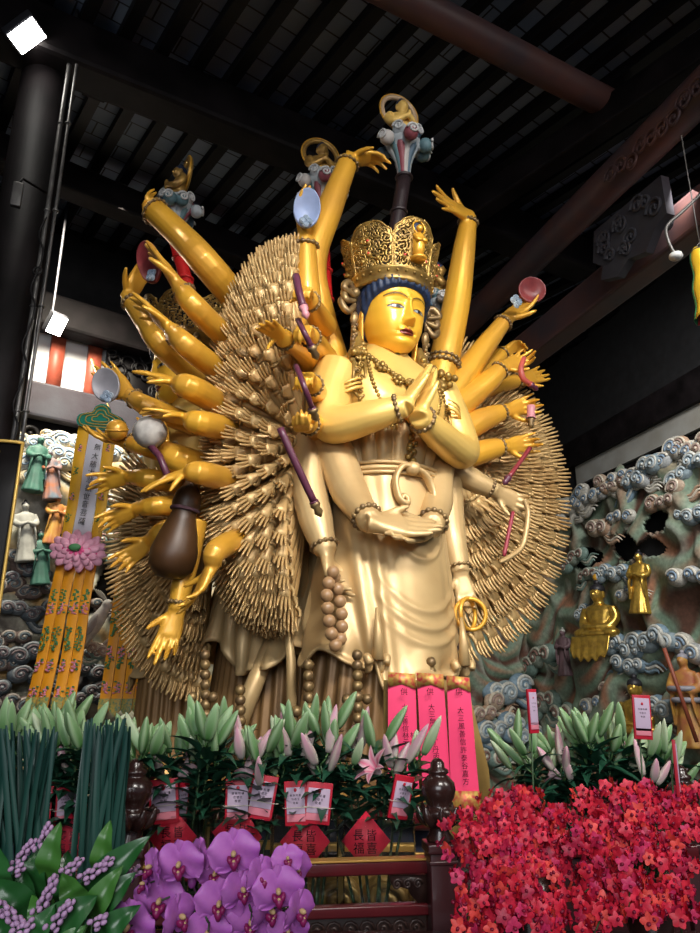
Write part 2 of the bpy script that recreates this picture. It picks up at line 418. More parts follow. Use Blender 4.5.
# ================================================================== the great statue
M_gold = mat('polished_gold_paint', (.82, .43, .04), .36, metal=.30, col2=(.66, .33, .045), vscale=2.2, coat=.25)
M_face = mat('face_gold', (.8, .5, .05), .36, metal=.22, attr='paint', coat=.2)
M_robe = mat('pale_gold_robe', (.60, .42, .20), .42, metal=.28, col2=(.46, .30, .13), vscale=2.0, bump=.05, bscale=20)
M_chest = mat('light_gold_chest', (.80, .54, .15), .38, metal=.28, col2=(.72, .47, .12), vscale=2.0)
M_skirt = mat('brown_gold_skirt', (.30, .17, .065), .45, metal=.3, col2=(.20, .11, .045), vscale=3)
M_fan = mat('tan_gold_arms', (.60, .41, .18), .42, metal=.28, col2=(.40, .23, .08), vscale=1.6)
M_brnz = mat('antique_gold_filigree', (.40, .25, .06), .38, metal=.55, col2=(.20, .12, .035), vscale=14)
M_dkbr = mat('dark_bronze_beads', (.16, .10, .05), .4, metal=.5, col2=(.30, .2, .08), vscale=20)
M_hair = mat('dark_blue_hair', (.006, .018, .055), .55, bump=.2, bscale=30)
M_red = mat('red_jewel', (.6, .02, .02), .25, coat=.5)
def hand(mb, wrist, d, n, size, side=1, curl=(.25, .25, .3, .35), thumb=(.5, .2), spread=.10, wr=None):
    """palm, four fingers and a thumb; d points along the fingers, n out of the palm, side where the thumb leaves"""
    d = d.normalized(); n = (n - d*n.dot(d)).normalized(); x = d.cross(n)*side       # x towards the thumb
    wr = wr or size*.14
    secs = [(-.04, wr, wr*.85), (.10, size*.155, size*.10), (.28, size*.195, size*.085), (.44, size*.205, size*.075), (.50, size*.19, size*.05)]
    R = []
    for t, a, b in secs:
        R.append([wrist + d*(t*size) + x*(a*math.copysign(abs(math.cos(q))**.8, math.cos(q))) + n*(b*math.copysign(abs(math.sin(q))**.8, math.sin(q))) for q in [2*PI*k/14 for k in range(14)]])
    mb.rings(R)
    lens = (.46, .52, .48, .38); offs = (.145, .05, -.05, -.145); rad = (.050, .052, .050, .043)
    for i in range(4):
        p = wrist + d*(size*(.44 if i in (1, 2) else .42)) + x*(offs[i]*size)
        dd = (d + x*((1.5-i)*spread)).normalized(); pts = [p - dd*size*.05, p]; c = curl[i]; L = lens[i]*size
        a = 0
        for k, fr in enumerate((.44, .31, .25)):
            a += c*(1.0, 1.2, .8)[k]
            for h in range(2): pts.append(pts[-1] + (dd*math.cos(a) + n*math.sin(a))*(L*fr/2))
        r = rad[i]*size
        mb.tube(pts, [r*1.05, r*1.1, r, r*1.02, r*.93, r*.92, r*.78, r*.6], 8, round_end=True)
    p = wrist + d*(size*.14) + x*(size*.12); dd = (d*.75 + x*.9*(.4+thumb[0]) + n*thumb[1]).normalized(); pts = [p - dd*size*.02]
    for k, L in enumerate((.16, .15, .13)):
        pts.append(pts[-1] + dd*(L*size)); dd = (dd + d*.22 + n*thumb[1]*.6).normalized()
    mb.tube(pts, [size*.075, size*.062, size*.054, size*.034], 8, round_end=True)
def arm_mesh(pts, rad, hd=None, hn=None, hs=.3, vox=None, sub_=7, **kw):
    """shoulder .. wrist centres with radii, then the hand; grown into one skin"""
    mb = MB(); cp = catmull(pts, sub_); mb.tube(cp, lerpl(rad, len(cp)), 18)
    if hd is not None: hand(mb, V(pts[-1]), V(hd), V(hn), hs, wr=rad[-1], **kw)
    return remesh(mb, vox or hs*.026, 2)
def bracelet(mb, c, d, r, n=14, br=.011):
    F = frame_z(d); mb.torus(c, r, br*.55, F, 24, 6)
    for k in range(n): a = 2*PI*k/n; mb.ball(c + F @ V((r*math.cos(a), r*math.sin(a), 0)), br, 7, 5)
class Frame:                             # a carved figure's own frame: r across, f forward, z up
    def __init__(s, o, yaw): s.o = V((o[0], o[1], 0)); s.R = V((math.cos(yaw), math.sin(yaw), 0)); s.F = V((math.sin(yaw), -math.cos(yaw), 0))
    def w(s, r, f, z): return s.o + s.R*r + s.F*f + V((0, 0, z))
    def q(s, x, y, f): return on_plane(x, y, s.o + s.F*f, s.F)
    def loc(s, p): d = V(p) - s.o; return d.dot(s.R), d.dot(s.F), p.z
YAW = R_(30)
o1 = P(386, 450, 4.5); FR1 = Frame((o1.x, o1.y), YAW)
ctr = FR1.o - FR1.F*1.05
FR2 = Frame((-1.30, 5.35), YAW - PI/2)
# --- section table of the torso and skirt
SEC = [(1.10, .46, .42, .40), (1.6, .43, .40, .38), (1.95, .41, .38, .34), (2.3, .385, .35, .30), (2.6, .35, .315, .26), (2.85, .305, .27, .24), (2.98, .30, .26, .24),
       (3.15, .34, .29, .26), (3.38, .43, .31, .27), (3.55, .475, .285, .26), (3.67, .46, .235, .23), (3.755, .36, .185, .19), (3.81, .20, .155, .155), (3.87, .155, .145, .14), (4.0, .145, .145, .13), (4.1, .14, .14, .13)]
_z = np.array([s[0] for s in SEC]); _zz = np.linspace(1.10, 4.1, 301)
def _sm(k):
    a = np.interp(_zz, _z, [s[k] for s in SEC]); kk = np.ones(9)/9; return np.convolve(np.pad(a, 4, 'edge'), kk, 'valid')
_A, _B, _C = _sm(1), _sm(2), _sm(3)
def sec(z): return np.interp(z, _zz, _A), np.interp(z, _zz, _B), np.interp(z, _zz, _C)
def surf(th, z, off=0.0, e=2.2):         # th 0 = front, + towards image right
    a, bf, bb = sec(z); s, c = math.sin(th), math.cos(th)
    b = bf if c > 0 else bb
    return (-.085*max(0, 2.9-z) + (a+off)*math.copysign(abs(s)**(2/e), s), (b+off)*math.copysign(abs(c)**(2/e), c))
def fz(r, z, off=0.0):                   # forward distance of the front at r, z
    a, bf, bb = sec(z); q = min(.999, abs(r)/(a+off)); return (bf+off)*(1-q**2.2)**(1/2.2)
def figure_body(FR, top, full=True, slim=1.0):
    def W(r, f, z):
        k = slim + (1-slim)*min(1, max(0, (z-2.7)/.5)); return FR.w(r*k, f*k, z)
    # torso with neck
    mb = MB(); NZ, NT = 90, 96; R = []
    for i in range(NZ+1):
        z = 2.6 + (4.1-2.6)*i/NZ; row = []
        for k in range(NT):
            th = 2*PI*k/NT - PI; r, f = surf(th, z)
            if math.cos(th) > 0:
                for s in (-1, 1): f += .028*math.exp(-((r-s*.2)/.15)**2 - ((z-3.42)/.13)**2)
                f -= .02*math.exp(-(r/.05)**2)*math.exp(-((z-3.42)/.2)**2)
                f += .006*math.sin((z-3.86)*110)*math.exp(-((z-3.90)/.06)**2)        # neck folds
            row.append(W(r, f, z))
        R.append(row)
    mb.rings(R); part(mb, 'torso', M_chest, top)
    # pleated under-skirt
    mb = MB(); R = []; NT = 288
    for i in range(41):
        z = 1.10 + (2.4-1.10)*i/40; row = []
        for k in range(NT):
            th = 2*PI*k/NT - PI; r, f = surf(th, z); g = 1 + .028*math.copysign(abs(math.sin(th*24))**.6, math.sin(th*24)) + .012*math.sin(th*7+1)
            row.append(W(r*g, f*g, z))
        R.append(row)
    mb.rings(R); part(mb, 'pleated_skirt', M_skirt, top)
    # outer robe with hanging folds and a scalloped hem
    mb = MB(); NT, NV = 220, 120
    def hem(th):
        d = abs(th)
        h = 1.63 + .16*(d/1.2)**1.5 if d < 1.2 else 1.79 + .05*(d-1.2)
        h += .055*math.sin(th*5.5 + .6) + .02*math.sin(th*11+2)
        h += .12*math.exp(-((th+.52)/.10)**2) + .10*math.exp(-((th-.72)/.09)**2)     # caught-up folds of the hem
        return h
    def rob(u, v):
        th = (u*2-1)*PI; h = hem(th); z = h + (2.93-h)*v; flare = .045*(1-v)**2
        r, f = surf(th, z, .035 + flare); c = math.cos(th); k = 0.0
        if c > -.2:
            rho = math.sqrt((r/.62)**2 + ((z-2.72)/1.0)**2)
            low = 1/(1+math.exp(-(2.62-z)/.05)); cen = math.exp(-(r/.30)**4)
            for q, amp in ((.25, .010), (.37, .016), (.68, .014), (.78, .018), (.87, .014)):
                k += amp*math.exp(-((rho-q)/.022)**2)*low*cen
            side = 1 - math.exp(-(r/.27)**4)
            k += side*.018*math.sin(r*62 + .6*math.sin(z*3))*(.5+.5*(1-v))
        else: k += .015*math.sin(th*20)
        g = math.exp(-((z-h)/.10)**2)
        k += g*(.05*math.sin(th*5.5+2.0) + .02*math.sin(th*11)) + .03*math.exp(-((z-h)/.02)**2)
        n = 1 + k/max(.2, math.hypot(r, f)); return W(r*n, f*n, z)
    mb.grid(rob, NT, NV); o = part(mb, 'robe', M_robe, top); o.modifiers.new('s', 'SOLIDIFY').thickness = .018
    if not full: return
    # hem rolls: the caught-up edges of the robe
    for th in (-.52, .72):
        mb = MB(); h = hem(th); r, f = surf(th, h, .10)
        for s in (-1, 1):
            pts = [W(r + s*.05 + s*.012*math.sin(a*1.3), f + .03 - .01*a, h - .02 + .035*math.sin(a)) for a in np.linspace(0, 5, 16)]
            mb.tube(pts, [.024]*10 + [.018, .012], 8)
        mb.tube([W(r, f+.02, h+.28), W(r+.005, f+.025, h+.14), W(r, f+.03, h)], [.008, .026, .034], 10)
        part(mb, 'hem_roll', M_robe, top)
    # bodice of upright petals with a ruffled edge
    mb = MB(); NT = 260
    def bod(u, v):
        th = (u*2-1)*PI*.62; w_ = abs(math.sin(th*9)); ztop = 3.19 + .03*w_ + .05*math.cos(th)
        z = 2.93 + (ztop-2.93)*v; r, f = surf(th, z, .012 + .035*w_**.7*math.sin(PI*min(1, v*1.05))**.6)
        g = 1 + (.10*v**8)*(.5+.5*math.sin(th*36)); return W(r*g, f*g, z)
    mb.grid(bod, NT, 24); o = part(mb, 'bodice', M_robe, top); o.modifiers.new('s', 'SOLIDIFY').thickness = .012
    mb = MB()
    for th in np.linspace(-1.7, 1.7, 60):
        w_ = abs(math.sin(th*9)); zt = 3.2 + .03*w_ + .05*math.cos(th); r, f = surf(th, zt, .03+.03*w_); mb.torus(W(r, f, zt-.005), .024, .012, frame_z(FR.F*math.cos(th)+FR.R*math.sin(th)), 12, 6)
    part(mb, 'ruffle', M_gold, top)
    # belt, bow and hanging ends
    mb = MB()
    for dz, rr in ((0, .017), (.035, .013), (-.03, .013)):
        mb.tube([W(*surf(t, 2.93+dz, .05), 2.93+dz) for t in np.linspace(-PI, PI, 80)], rr, 8)
    mb.ell(W(-.03, fz(0, 2.93)+.085, 2.925), (.05, .04, .045)); part(mb, 'belt', M_robe, top)
    for s, nm in ((-1, 'sash_loop'), (1, 'sash_end')):
        mb = MB()
        if s < 0: l = [(-.03, 2.93), (-.10, 2.93), (-.15, 2.84), (-.145, 2.72), (-.10, 2.68), (-.09, 2.72), (-.12, 2.735), (-.135, 2.70)]
        else: l = [(-.03, 2.93), (.06, 2.90), (.11, 2.82), (.12, 2.72), (.14, 2.62), (.19, 2.55)]
        mb.tube(catmull([W(r, fz(r, z)+.085, z) for r, z in l], 6), [.03, .034, .03, .03, .026], 10, flat=.6); part(mb, nm, M_robe, top)
# --- head
HMz = 3.815
def head_matrix(FR, pitch=R_(7)):
    R3 = Matrix((FR.R, -FR.F, V((0, 0, 1)))).transposed()      # local x across, -y forward
    return Matrix.Translation(FR.w(0, .05, HMz)) @ R3.to_4x4() @ Matrix.Rotation(pitch, 4, 'X')
def figure_head(FR, top, hi=True):
    HM = head_matrix(FR)
    zs = [0, .015, .04, .10, .18, .28, .38, .47, .55, .61, .65, .67]
    Wd = [.02, .075, .125, .172, .206, .224, .228, .224, .20, .15, .08, .005]
    Df = [.12, .175, .205, .223, .228, .232, .234, .228, .20, .15, .08, .005]
    Db = [-.02, -.0, .03, .09, .16, .21, .24, .245, .22, .17, .09, .005]
    zz = np.linspace(0, .67, 300)
    def sm(a): a = np.interp(zz, zs, a); k = np.hanning(25); k /= k.sum(); b = np.convolve(np.pad(a, 12, 'edge'), k, 'valid'); return b
    Wd, Df, Db = sm(Wd), sm(Df), sm(Db)
    G = lambda x, s: math.exp(-(x/s)**2)
    NU, NV = (230, 220) if hi else (110, 110)
    def pos(u, v):
        s = u*2-1; th = PI*(.42*s + .58*s**3); z = .67*v
        w = np.interp(z, zz, Wd); d = np.interp(z, zz, Df if abs(th) < PI/2 else Db); sn, cs = math.sin(th), math.cos(th); e = 2.25
        x = w*math.copysign(abs(sn)**(2/e), sn); y = d*math.copysign(abs(cs)**(2/e), cs); ax = abs(x); h = 0
        if cs > 0:
            t = min(1, max(0, (.37-z)/.20)); nw = .017 + .014*t
            if .165 < z < .42: h += (.014 + .056*t**1.1)*G(x, nw)*min(1, (z-.165)/.03)*min(1, (.42-z)/.06)
            h += .022*G(x, .025)*G(z-.200, .022) + .020*G(ax-.032, .015)*G(z-.192, .018)
            h -= .020*G(ax-.088, .052)*G(z-.302, .034)                      # eye sockets
            h += .022*G(ax-.090, .043)*G(z-.297, .023)                      # eyeballs under heavy lids
            h += .005*G(z-(.279 + .012*((ax-.09)/.05)**2), .005)*G(ax-.09, .042)
            bz = .352 + .026*(1-((ax-.092)/.085)**2); h += .009*G(z-bz, .011)*(1 if ax < .17 else 0)
            h += .016*G(x, .050)*G(z-.135, .013)*(1-.35*G(x, .010)*G(z-.144, .008)) + .017*G(x, .037)*G(z-.108, .013) - .012*G(x, .058)*G(z-.1215, .0045)
            h -= .008*G(ax-.064, .014)*G(z-.122, .02)
            h -= .006*G(x, .011)*G(z-.163, .018) - .010*G(ax-.118, .06)*G(z-.17, .06)
            h += .016*G(x, .05)*G(z-.052, .032) - .008*G(x, .07)*G(z-.085, .012)
        return x, -(y + h), z
    def colr(u, v):
        x, y, z = pos(u, v); ax = abs(x); gold = (.86, .47, .04)
        if y > -.05: return gold
        ex = (ax-.092)/.056
        if abs(ex) < 1:
            lo = .279 + .004*ex*ex; hi_ = .279 + .0195*(1-ex*ex)**.8
            lidtop = hi_ + .0
            if lo < z < hi_:
                if abs(ax-(.088 + .006*(1 if x > 0 else -1))) < .0165: return (.010, .012, .02)
                return (.36, .39, .42)
            if 0 < z-hi_ < .009: return (.03, .02, .02)
            if 0 < lo-z < .003: return (.30, .16, .05)
        bz = .355 + .026*(1-((ax-.092)/.080)**2)
        if .018 < ax < .172 and abs(z-bz) < .0085*(1-.5*abs((ax-.092)/.085)): return (.13, .065, .015)
        if ax < .055:
            up = .137 + .010*math.exp(-((ax-.016)/.016)**2) - .22*ax*ax/.055 - .0; dn = .108 - .013 + .26*ax*ax/.055
            if dn < z < up - .0: return (.20, .028, .018) if abs(z-.1215) > .003 else (.06, .008, .008)
        return gold
    mb = MB(); cc = []; mb.M = HM
    mb.grid(lambda u, v: V(pos(u, v)), NU, NV, cols=colr)
    h = part(mb, 'head', M_face, top)
    sub(h, top)
    for s in (-1, 1):                      # long-lobed ears
        mb = MB()
        def ear(u, v, s=s):
            z = .30 - .30*v; w = .036*(1-.45*v)*(1 if v < .96 else .6); a = u*2*PI; return HM @ V((s*(.228 + .014*math.cos(a) + .012*(1-v) - .012*v), .02 + w*math.sin(a)*1.1 - .01*v, z))
        mb.grid(ear, 14, 14)
        mb.torus(HM @ V((s*.240, .02, .25)), .036, .010, (HM.to_3x3() @ Matrix.Rotation(PI/2, 3, 'Y')), 16, 6); mb.ball(HM @ V((s*.228, .015, .0)), .026)
        part(mb, 'ear', M_gold, h)
    # hair: combed cap
    mb = MB(); NUh, NVh = 150, 40
    def hair(u, v):
        th = (u*2-1)*PI; sn, cs = math.sin(th), math.cos(th)
        zb = .40 - .33*(.5-.5*cs)**.8 if cs > 0 else .10
        zb = .435 - .10*min(1, abs(th)/1.2)**2 if abs(th) < 1.2 else .335 - .25*min(1, (abs(th)-1.2)/.7)
        z = zb + (.70-zb)*v; w = np.interp(z*.957, zz, Wd); d = np.interp(z*.957, zz, Df if cs > 0 else Db)
        o = .022 + .006*math.sin(th*34 + v*6) + .012*math.sin(PI*min(1, v*2.2))
        o *= min(1, v*12+.25)
        e = 2.25; k = 1-max(0, v-.97)*5
        return HM @ V(((w+o)*math.copysign(abs(sn)**(2/e), sn)*k, -(d+o)*math.copysign(abs(cs)**(2/e), cs)*k, z))
    mb.grid(hair, NUh, NVh); part(mb, 'hair', M_hair, h)
    # crown: jewelled band and six pierced leaf panels
    CM = HM @ Matrix.Translation((0, .015, .475)) @ Matrix.Rotation(R_(-6), 4, 'X')
    cr = MB(); cr.M = CM
    cr.lathe([(.262, -.035), (.278, -.035), (.287, -.02), (.282, -.005), (.292, .005), (.300, .045), (.308, .052), (.300, .062), (.285, .062), (.272, .0), (.262, -.035)], seg=72, cap0=False, cap1=False)
    for k in range(30):
        a = 2*PI*k/30; cr.ball((.298*math.sin(a), -.298*math.cos(a), .025), .011, 8, 5)
    c = part(cr, 'crown', M_brnz, top); sub(c, top)
    for k in range(6):
        az = k*PI/3; H = .37 if k == 0 else (.335 if k % 2 else .355); r3 = random.Random(11)
        cen = [(r3.uniform(-.95, .95), r3.uniform(.04, 1.0), r3.uniform(2.5, 3.5)*r3.choice((-1, 1))) for _ in range(46)]
        def outl(v): return 1.0 if v < .52 else max(0, 1-((v-.52)/.49)**2.3)**.62*(1+.05*math.sin(v*42))
        def pp(u, v, az=az, H=H):
            x = (u*2-1)*outl(v); a = az + x*R_(31); rad = .290 + .06*v**1.1 + .012*math.cos(x*PI/2); z = .05 + H*v
            z += .0; return V((rad*math.sin(a), -rad*math.cos(a), z))
        def keep(u, v):
            if u < .06 or u > .94 or v < .05 or v > .94: return True
            x = (u*2-1)
            dmin, a_, kk = 9, 0, 1
            for cx, cy, q in cen:
                d = math.hypot((x-cx)*.55, (v-cy))
                if d < dmin: dmin, a_, kk = d, math.atan2(v-cy, (x-cx)*.55), q
            if abs(x) < .30 and .12 < v < .82 and k == 0: return True
            return ((dmin*16 + a_/(2*PI)*(1 if kk > 0 else -1)) % 1.0) < .60
        mb = MB(); mb.M = CM; mb.grid(pp, 44 if hi else 26, 56 if hi else 32, keep=keep)
        o = part(mb, 'crown_panel', M_brnz, c); sd = o.modifiers.new('s', 'SOLIDIFY'); sd.thickness = .010
        if hi:
            mb = MB(); mb.M = CM                     # rolled edge and jewels of the panel
            for s in (0, 1): mb.tube([pp(s, v) for v in np.linspace(0, .99, 30)], .008, 6)
            q = [(0, .3), (0, .55), (-.35, .2), (.35, .2)] if k else [(-.5, .2), (.5, .2), (0, .93)]
            for x, v in q: mb.ball(pp(.5+x*.5, v)*1.0 + V((0, 0, 0)), .018, 8, 6)
            o2 = part(mb, 'panel_rim', M_brnz, c)
            for x, v in q[:2]:
                mb = MB(); mb.M = CM; p = pp(.5+x*.5, v); mb.ball(p*1.04 if k else p*1.05, .010, 8, 6); part(mb, 'jewel', M_red, c)
    if hi:                                           # small standing buddha in the front panel
        mb = MB(); mb.M = CM
        mb.tube([(0, -.335, .12), (0, -.35, .18), (0, -.352, .26), (0, -.355, .30)], [.035, .042, .045, .02], 12); mb.ball((0, -.365, .335), .026)
        mb.torus((0, -.36, .34), .050, .007, Matrix.Rotation(PI/2, 3, 'X'), 24, 6)
        mb.tube([(-.045, -.36, .27), (-.03, -.395, .22), (0, -.40, .23)], .014, 8); mb.tube([(.045, -.36, .27), (.03, -.395, .22), (0, -.40, .23)], .014, 8)
        mb.lathe([(.05, .095), (.06, .11), (.035, .12)], c=(0, -.345, 0), seg=16); part(mb, 'crown_buddha', M_gold, c)
        mb = MB(); mb.M = CM; mb.ell((0, -.350, .345), (.040, .012, .045)); part(mb, 'blue_niche', M_hair, c)
    # side ornaments: knotted ribbons and hanging ear pendants
    for s in (-1, 1):
        mb = MB(); mb.M = HM
        for j in range(3):
            mb.tube(catmull([(s*.29, .02, .42), (s*(.36+.02*j), .0, .46-.07*j), (s*(.40-.02*j), -.03, .40-.08*j), (s*.30, -.01, .37-.03*j)], 6), [.020, .028, .024, .016], 8)
        mb.ball((s*.30, -.01, .40), .034); mb.tube([(s*.30, .0, .38), (s*.30, -.01, .27)], .012, 8)
        mb.ell((s*.298, -.01, .21), (.030, .025, .055)); mb.tube([(s*.298, -.01, .17), (s*.300, -.02, -.02)], .02, 8)
        for j in range(9): mb.ball((s*.300 + .012*math.cos(j*2), -.03, .16-.022*j), .017, 7, 5)
        part(mb, 'ear_pendant', M_dkbr, c)
    return h, c, HM, CM
base = FR1.w(0, -.5, 0)
GY = thing('bodhisattva_statue', 'towering golden many-armed temple statue with filigree crown and fans of arms', 'statue', (ctr.x, ctr.y, 0))
# carved lotus throne under the figures
M_throne = mat('gilt_carved_wood', (.52, .31, .09), .4, metal=.35, col2=(.22, .12, .04), vscale=5)
def throne(c, R, name):
    q = MB(); q.lathe([(R*1.12, 0), (R*1.12, .10), (R*1.0, .16), (R*.88, .30), (R*.88, .52), (R*1.0, .64), (R*1.05, .72), (R, .80), (R*.92, .88), (R*1.02, .98), (R, 1.08), (R*.9, 1.13)], (c.x, c.y, 0), 72)
    n = int(R*24)
    for k in range(n):
        a = 2*PI*k/n; d = V((math.cos(a), math.sin(a), 0)); up = V((0, 0, 1))
        q.ell(V((c.x, c.y, .97)) + d*R*.98, (.12, .06, .13), Matrix((up.cross(d), d, up)).transposed(), 10, 7)
        q.ell(V((c.x, c.y, .70)) + d*R*1.0, (.12, .06, .09), Matrix((up.cross(d), d, up)).transposed(), 10, 7)
        scroll(q, V((c.x, c.y, .41)) + d*R*.89, V((-d.y, d.x, 0)), up, .09, w=.02)
    part(q, name, M_throne, GY)
throne(FR1.w(-.08, 0, 0), .56, 'lotus_throne'); throne(FR2.o, .30, 'lotus_throne'); throne(ctr, .95, 'lotus_throne')
# the pleated core between the figures
q = MB(); R = []
for i in range(21):
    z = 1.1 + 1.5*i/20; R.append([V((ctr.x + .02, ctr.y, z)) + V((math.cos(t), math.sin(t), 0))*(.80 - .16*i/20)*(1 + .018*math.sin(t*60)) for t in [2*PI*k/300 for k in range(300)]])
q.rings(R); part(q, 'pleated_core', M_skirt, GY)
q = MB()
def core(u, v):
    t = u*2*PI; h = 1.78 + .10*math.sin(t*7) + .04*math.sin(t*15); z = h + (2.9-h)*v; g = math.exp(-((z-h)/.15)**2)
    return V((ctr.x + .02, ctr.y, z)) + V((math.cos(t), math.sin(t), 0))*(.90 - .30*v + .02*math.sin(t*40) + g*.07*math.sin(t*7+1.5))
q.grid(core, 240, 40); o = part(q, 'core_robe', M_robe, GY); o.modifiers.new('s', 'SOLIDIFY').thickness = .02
figure_body(FR1, GY); hd1, cr1, HM1, CM1 = figure_head(FR1, GY)
figure_body(FR2, GY, False, .55); hd2, cr2, HM2, CM2 = figure_head(FR2, GY, False)
# ------------------------------------------------ necklaces on the front figure
def on_chest(r, z, off=.02): return FR1.w(r, fz(r, z) + off, z)
def bead_string(mb, pts, r, step):
    acc = 0
    for a, b in zip(pts[:-1], pts[1:]):
        L = (b-a).length
        while acc < L: mb.ball(a + (b-a)*(acc/L), r, 7, 5); acc += step
        acc -= L
mb = MB(); bead_string(mb, catmull([on_chest(-.26, 3.74), on_chest(-.20, 3.64), on_chest(-.08, 3.545), on_chest(.03, 3.52), on_chest(.14, 3.56), on_chest(.24, 3.66), on_chest(.28, 3.73)], 8), .020, .036); part(mb, 'necklace', M_brnz, GY)
for r, z in ((-.10, 3.53), (0, 3.515), (.10, 3.535), (-.2, 3.62), (.2, 3.62)):
    mb = MB()
    for k in range(6): mb.ball(on_chest(r + .028*math.cos(k*PI/3), z + .028*math.sin(k*PI/3), .03), .018, 7, 5)
    mb.ball(on_chest(r, z, .045), .02); part(mb, 'rosette', M_brnz, GY)
mb = MB()
for k in range(8): mb.ell(on_chest(-.01 + .012*(-1)**k, 3.49 - .05*k, .035), (.030 - .010*(k % 2), .02, .026))
for k in range(7): mb.ell(on_chest(-.02 + .02*math.cos(k*2), 3.10 - .018*k, .05), (.024, .02, .022))
bead_string(mb, [on_chest(-.01, 3.49), on_chest(-.01, 3.08, .05)], .018, .03); part(mb, 'pendant', M_brnz, GY)
for s in (-1, 1):
    mb = MB(); bead_string(mb, catmull([on_chest(s*.27, 3.68), on_chest(s*.27, 3.5), on_chest(s*.22, 3.36), on_chest(s*.16, 3.28)], 8), .015, .03)
    for k in range(6): mb.ball(on_chest(s*.15 + .03*math.cos(k*PI/3), 3.25 + .03*math.sin(k*PI/3), .03), .016, 7, 5)
    for k in range(3): mb.ell(on_chest(s*.15 + .03*(k-1), 3.20, .03), (.010, .010, .03))
    part(mb, 'side_string', M_brnz, GY)
for s, z0 in ((-1, 3.52), (1, 3.34)):        # pierced plaques hanging from the shoulders
    mb = MB(); F = FR1.F; X = FR1.R; c = on_chest(s*.345, z0, .025)
    for a, b in (((-.04, .13), (.04, .13)), ((.04, .13), (.05, -.1)), ((.05, -.1), (0, -.15)), ((0, -.15), (-.05, -.1)), ((-.05, -.1), (-.04, .13))):
        mb.tube([c + X*a[0] + V((0, 0, a[1])), c + X*b[0] + V((0, 0, b[1]))], .011, 6)
    for k in range(5): scroll(mb, c + V((0, 0, .09 - .045*k)) + X*(.012*(-1)**k), X, V((0, 0, 1)), .026, 1.4, .008, 12)
    bead_string(mb, [c + V((0, 0, .13)), on_chest(s*.30, z0+.24, .03)], .020, .035); bead_string(mb, [c + V((0, 0, -.15)), c + V((0, 0, -.24))], .014, .03); part(mb, 'shoulder_plaque', M_brnz, GY)
for s in (-1, 1):                             # hair tresses and floral clusters on the shoulders
    mb = MB(); mb.tube(catmull([HM1 @ V((s*.26, .02, .12)), FR1.w(s*.27, .10, 3.78), FR1.w(s*.34, .14, 3.72), FR1.w(s*.36, .2, 3.6)], 6), [.035, .045, .04, .03], 10)
    for k in range(14): mb.ball(FR1.w(s*(.25+.012*k), .12+.01*k + .02*math.sin(k*2), 3.80-.012*k + .025*math.cos(k*2.4)), .026, 7, 5)
    part(mb, 'shoulder_ornament', M_brnz, GY)
for s in (-1, 1):                             # sleeve edges
    mb = MB()
    for dz, rr in ((0, .012), (.03, .008), (.06, .008)):
        mb.tube([FR1.w(s*(.40+.10*math.sin(a)), .10 + .17*math.cos(a), 3.42 + dz - .05*math.sin(a)) for a in np.linspace(-.5, 2.2, 20)], rr, 6)
    part(mb, 'sleeve_edge', M_chest, GY)
# ------------------------------------------------ big arms of the front figure
ARMS = {}
def big_arm(key, FR, pts, rad, hd, hn, hs, side=1, curl=(.25, .25, .3, .35), thumb=(.5, .2), spread=.1, br=True, m=None, armlet=None, label=None):
    """pts: (x, y seen, forward) joints from shoulder to wrist; hd: where the middle fingertip shows (x, y, f); hn: palm direction (r, f, z)"""
    W = [FR.q(*p) for p in pts]; tip = FR.q(*hd); d = tip - W[-1]
    n = FR.R*hn[0] + FR.F*hn[1] + V((0, 0, hn[2]))
    am = arm_mesh(W, rad, d, n, hs, side=side, curl=curl, thumb=thumb, spread=spread)
    a = part(am, 'arm', m or M_gold, GY, label)
    if br:
        mb = MB(); dw = (W[-1]-W[-2]).normalized(); bracelet(mb, W[-1] - dw*hs*.12, dw, rad[-1]*1.12, 14, .014*hs/.33); part(mb, 'bracelet', M_dkbr, a)
    if armlet:
        i, t, rr = armlet; p = W[i] + (W[i+1]-W[i])*t; mb = MB(); dd = (W[i+1]-W[i]).normalized()
        bracelet(mb, p, dd, rr, 18, .022); bracelet(mb, p + dd*.045, dd, rr*.97, 18, .016); part(mb, 'armlet', M_dkbr, a)
    ARMS[key] = (W, tip, d.normalized(), n.normalized()); return a
S = 4.4/662                                   # metres per seen pixel at the figure
# praying hands
big_arm('pray_r', FR1, [(338, 372, .06), (329, 398, .10), (332, 424, .20), (372, 416, .42), (405, 406, .56)], [.165, .15, .125, .10, .068], (431, 358, .52), (1, 0, .25), .40, side=-1, curl=(.03,)*4, thumb=(.1, 0), spread=.01, m=M_chest)
big_arm('pray_l', FR1, [(437, 392, .04), (452, 425, .10), (462, 452, .22), (440, 436, .44), (419, 416, .56)], [.15, .145, .12, .10, .07], (437, 360, .50), (-1, 0, -.25), .40, side=1, curl=(.03,)*4, thumb=(.1, 0), spread=.01, m=M_chest)
# hands laid in the lap
big_arm('lap_r', FR1, [(322, 428, .0), (336, 456, .08), (350, 492, .22), (370, 522, .46)], [.13, .125, .115, .072], (434, 531, .60), (0, .8, .6), .44, side=-1, curl=(.03, .05, .08, .12), thumb=(.15, .2), spread=.03, m=M_robe)
big_arm('lap_l', FR1, [(448, 440, .02), (436, 470, .12), (436, 502, .28), (432, 526, .46)], [.125, .125, .11, .074], (374, 543, .58), (0, .8, .6), .44, side=1, curl=(.03, .05, .08, .12), thumb=(.15, .2), spread=.03, m=M_robe)
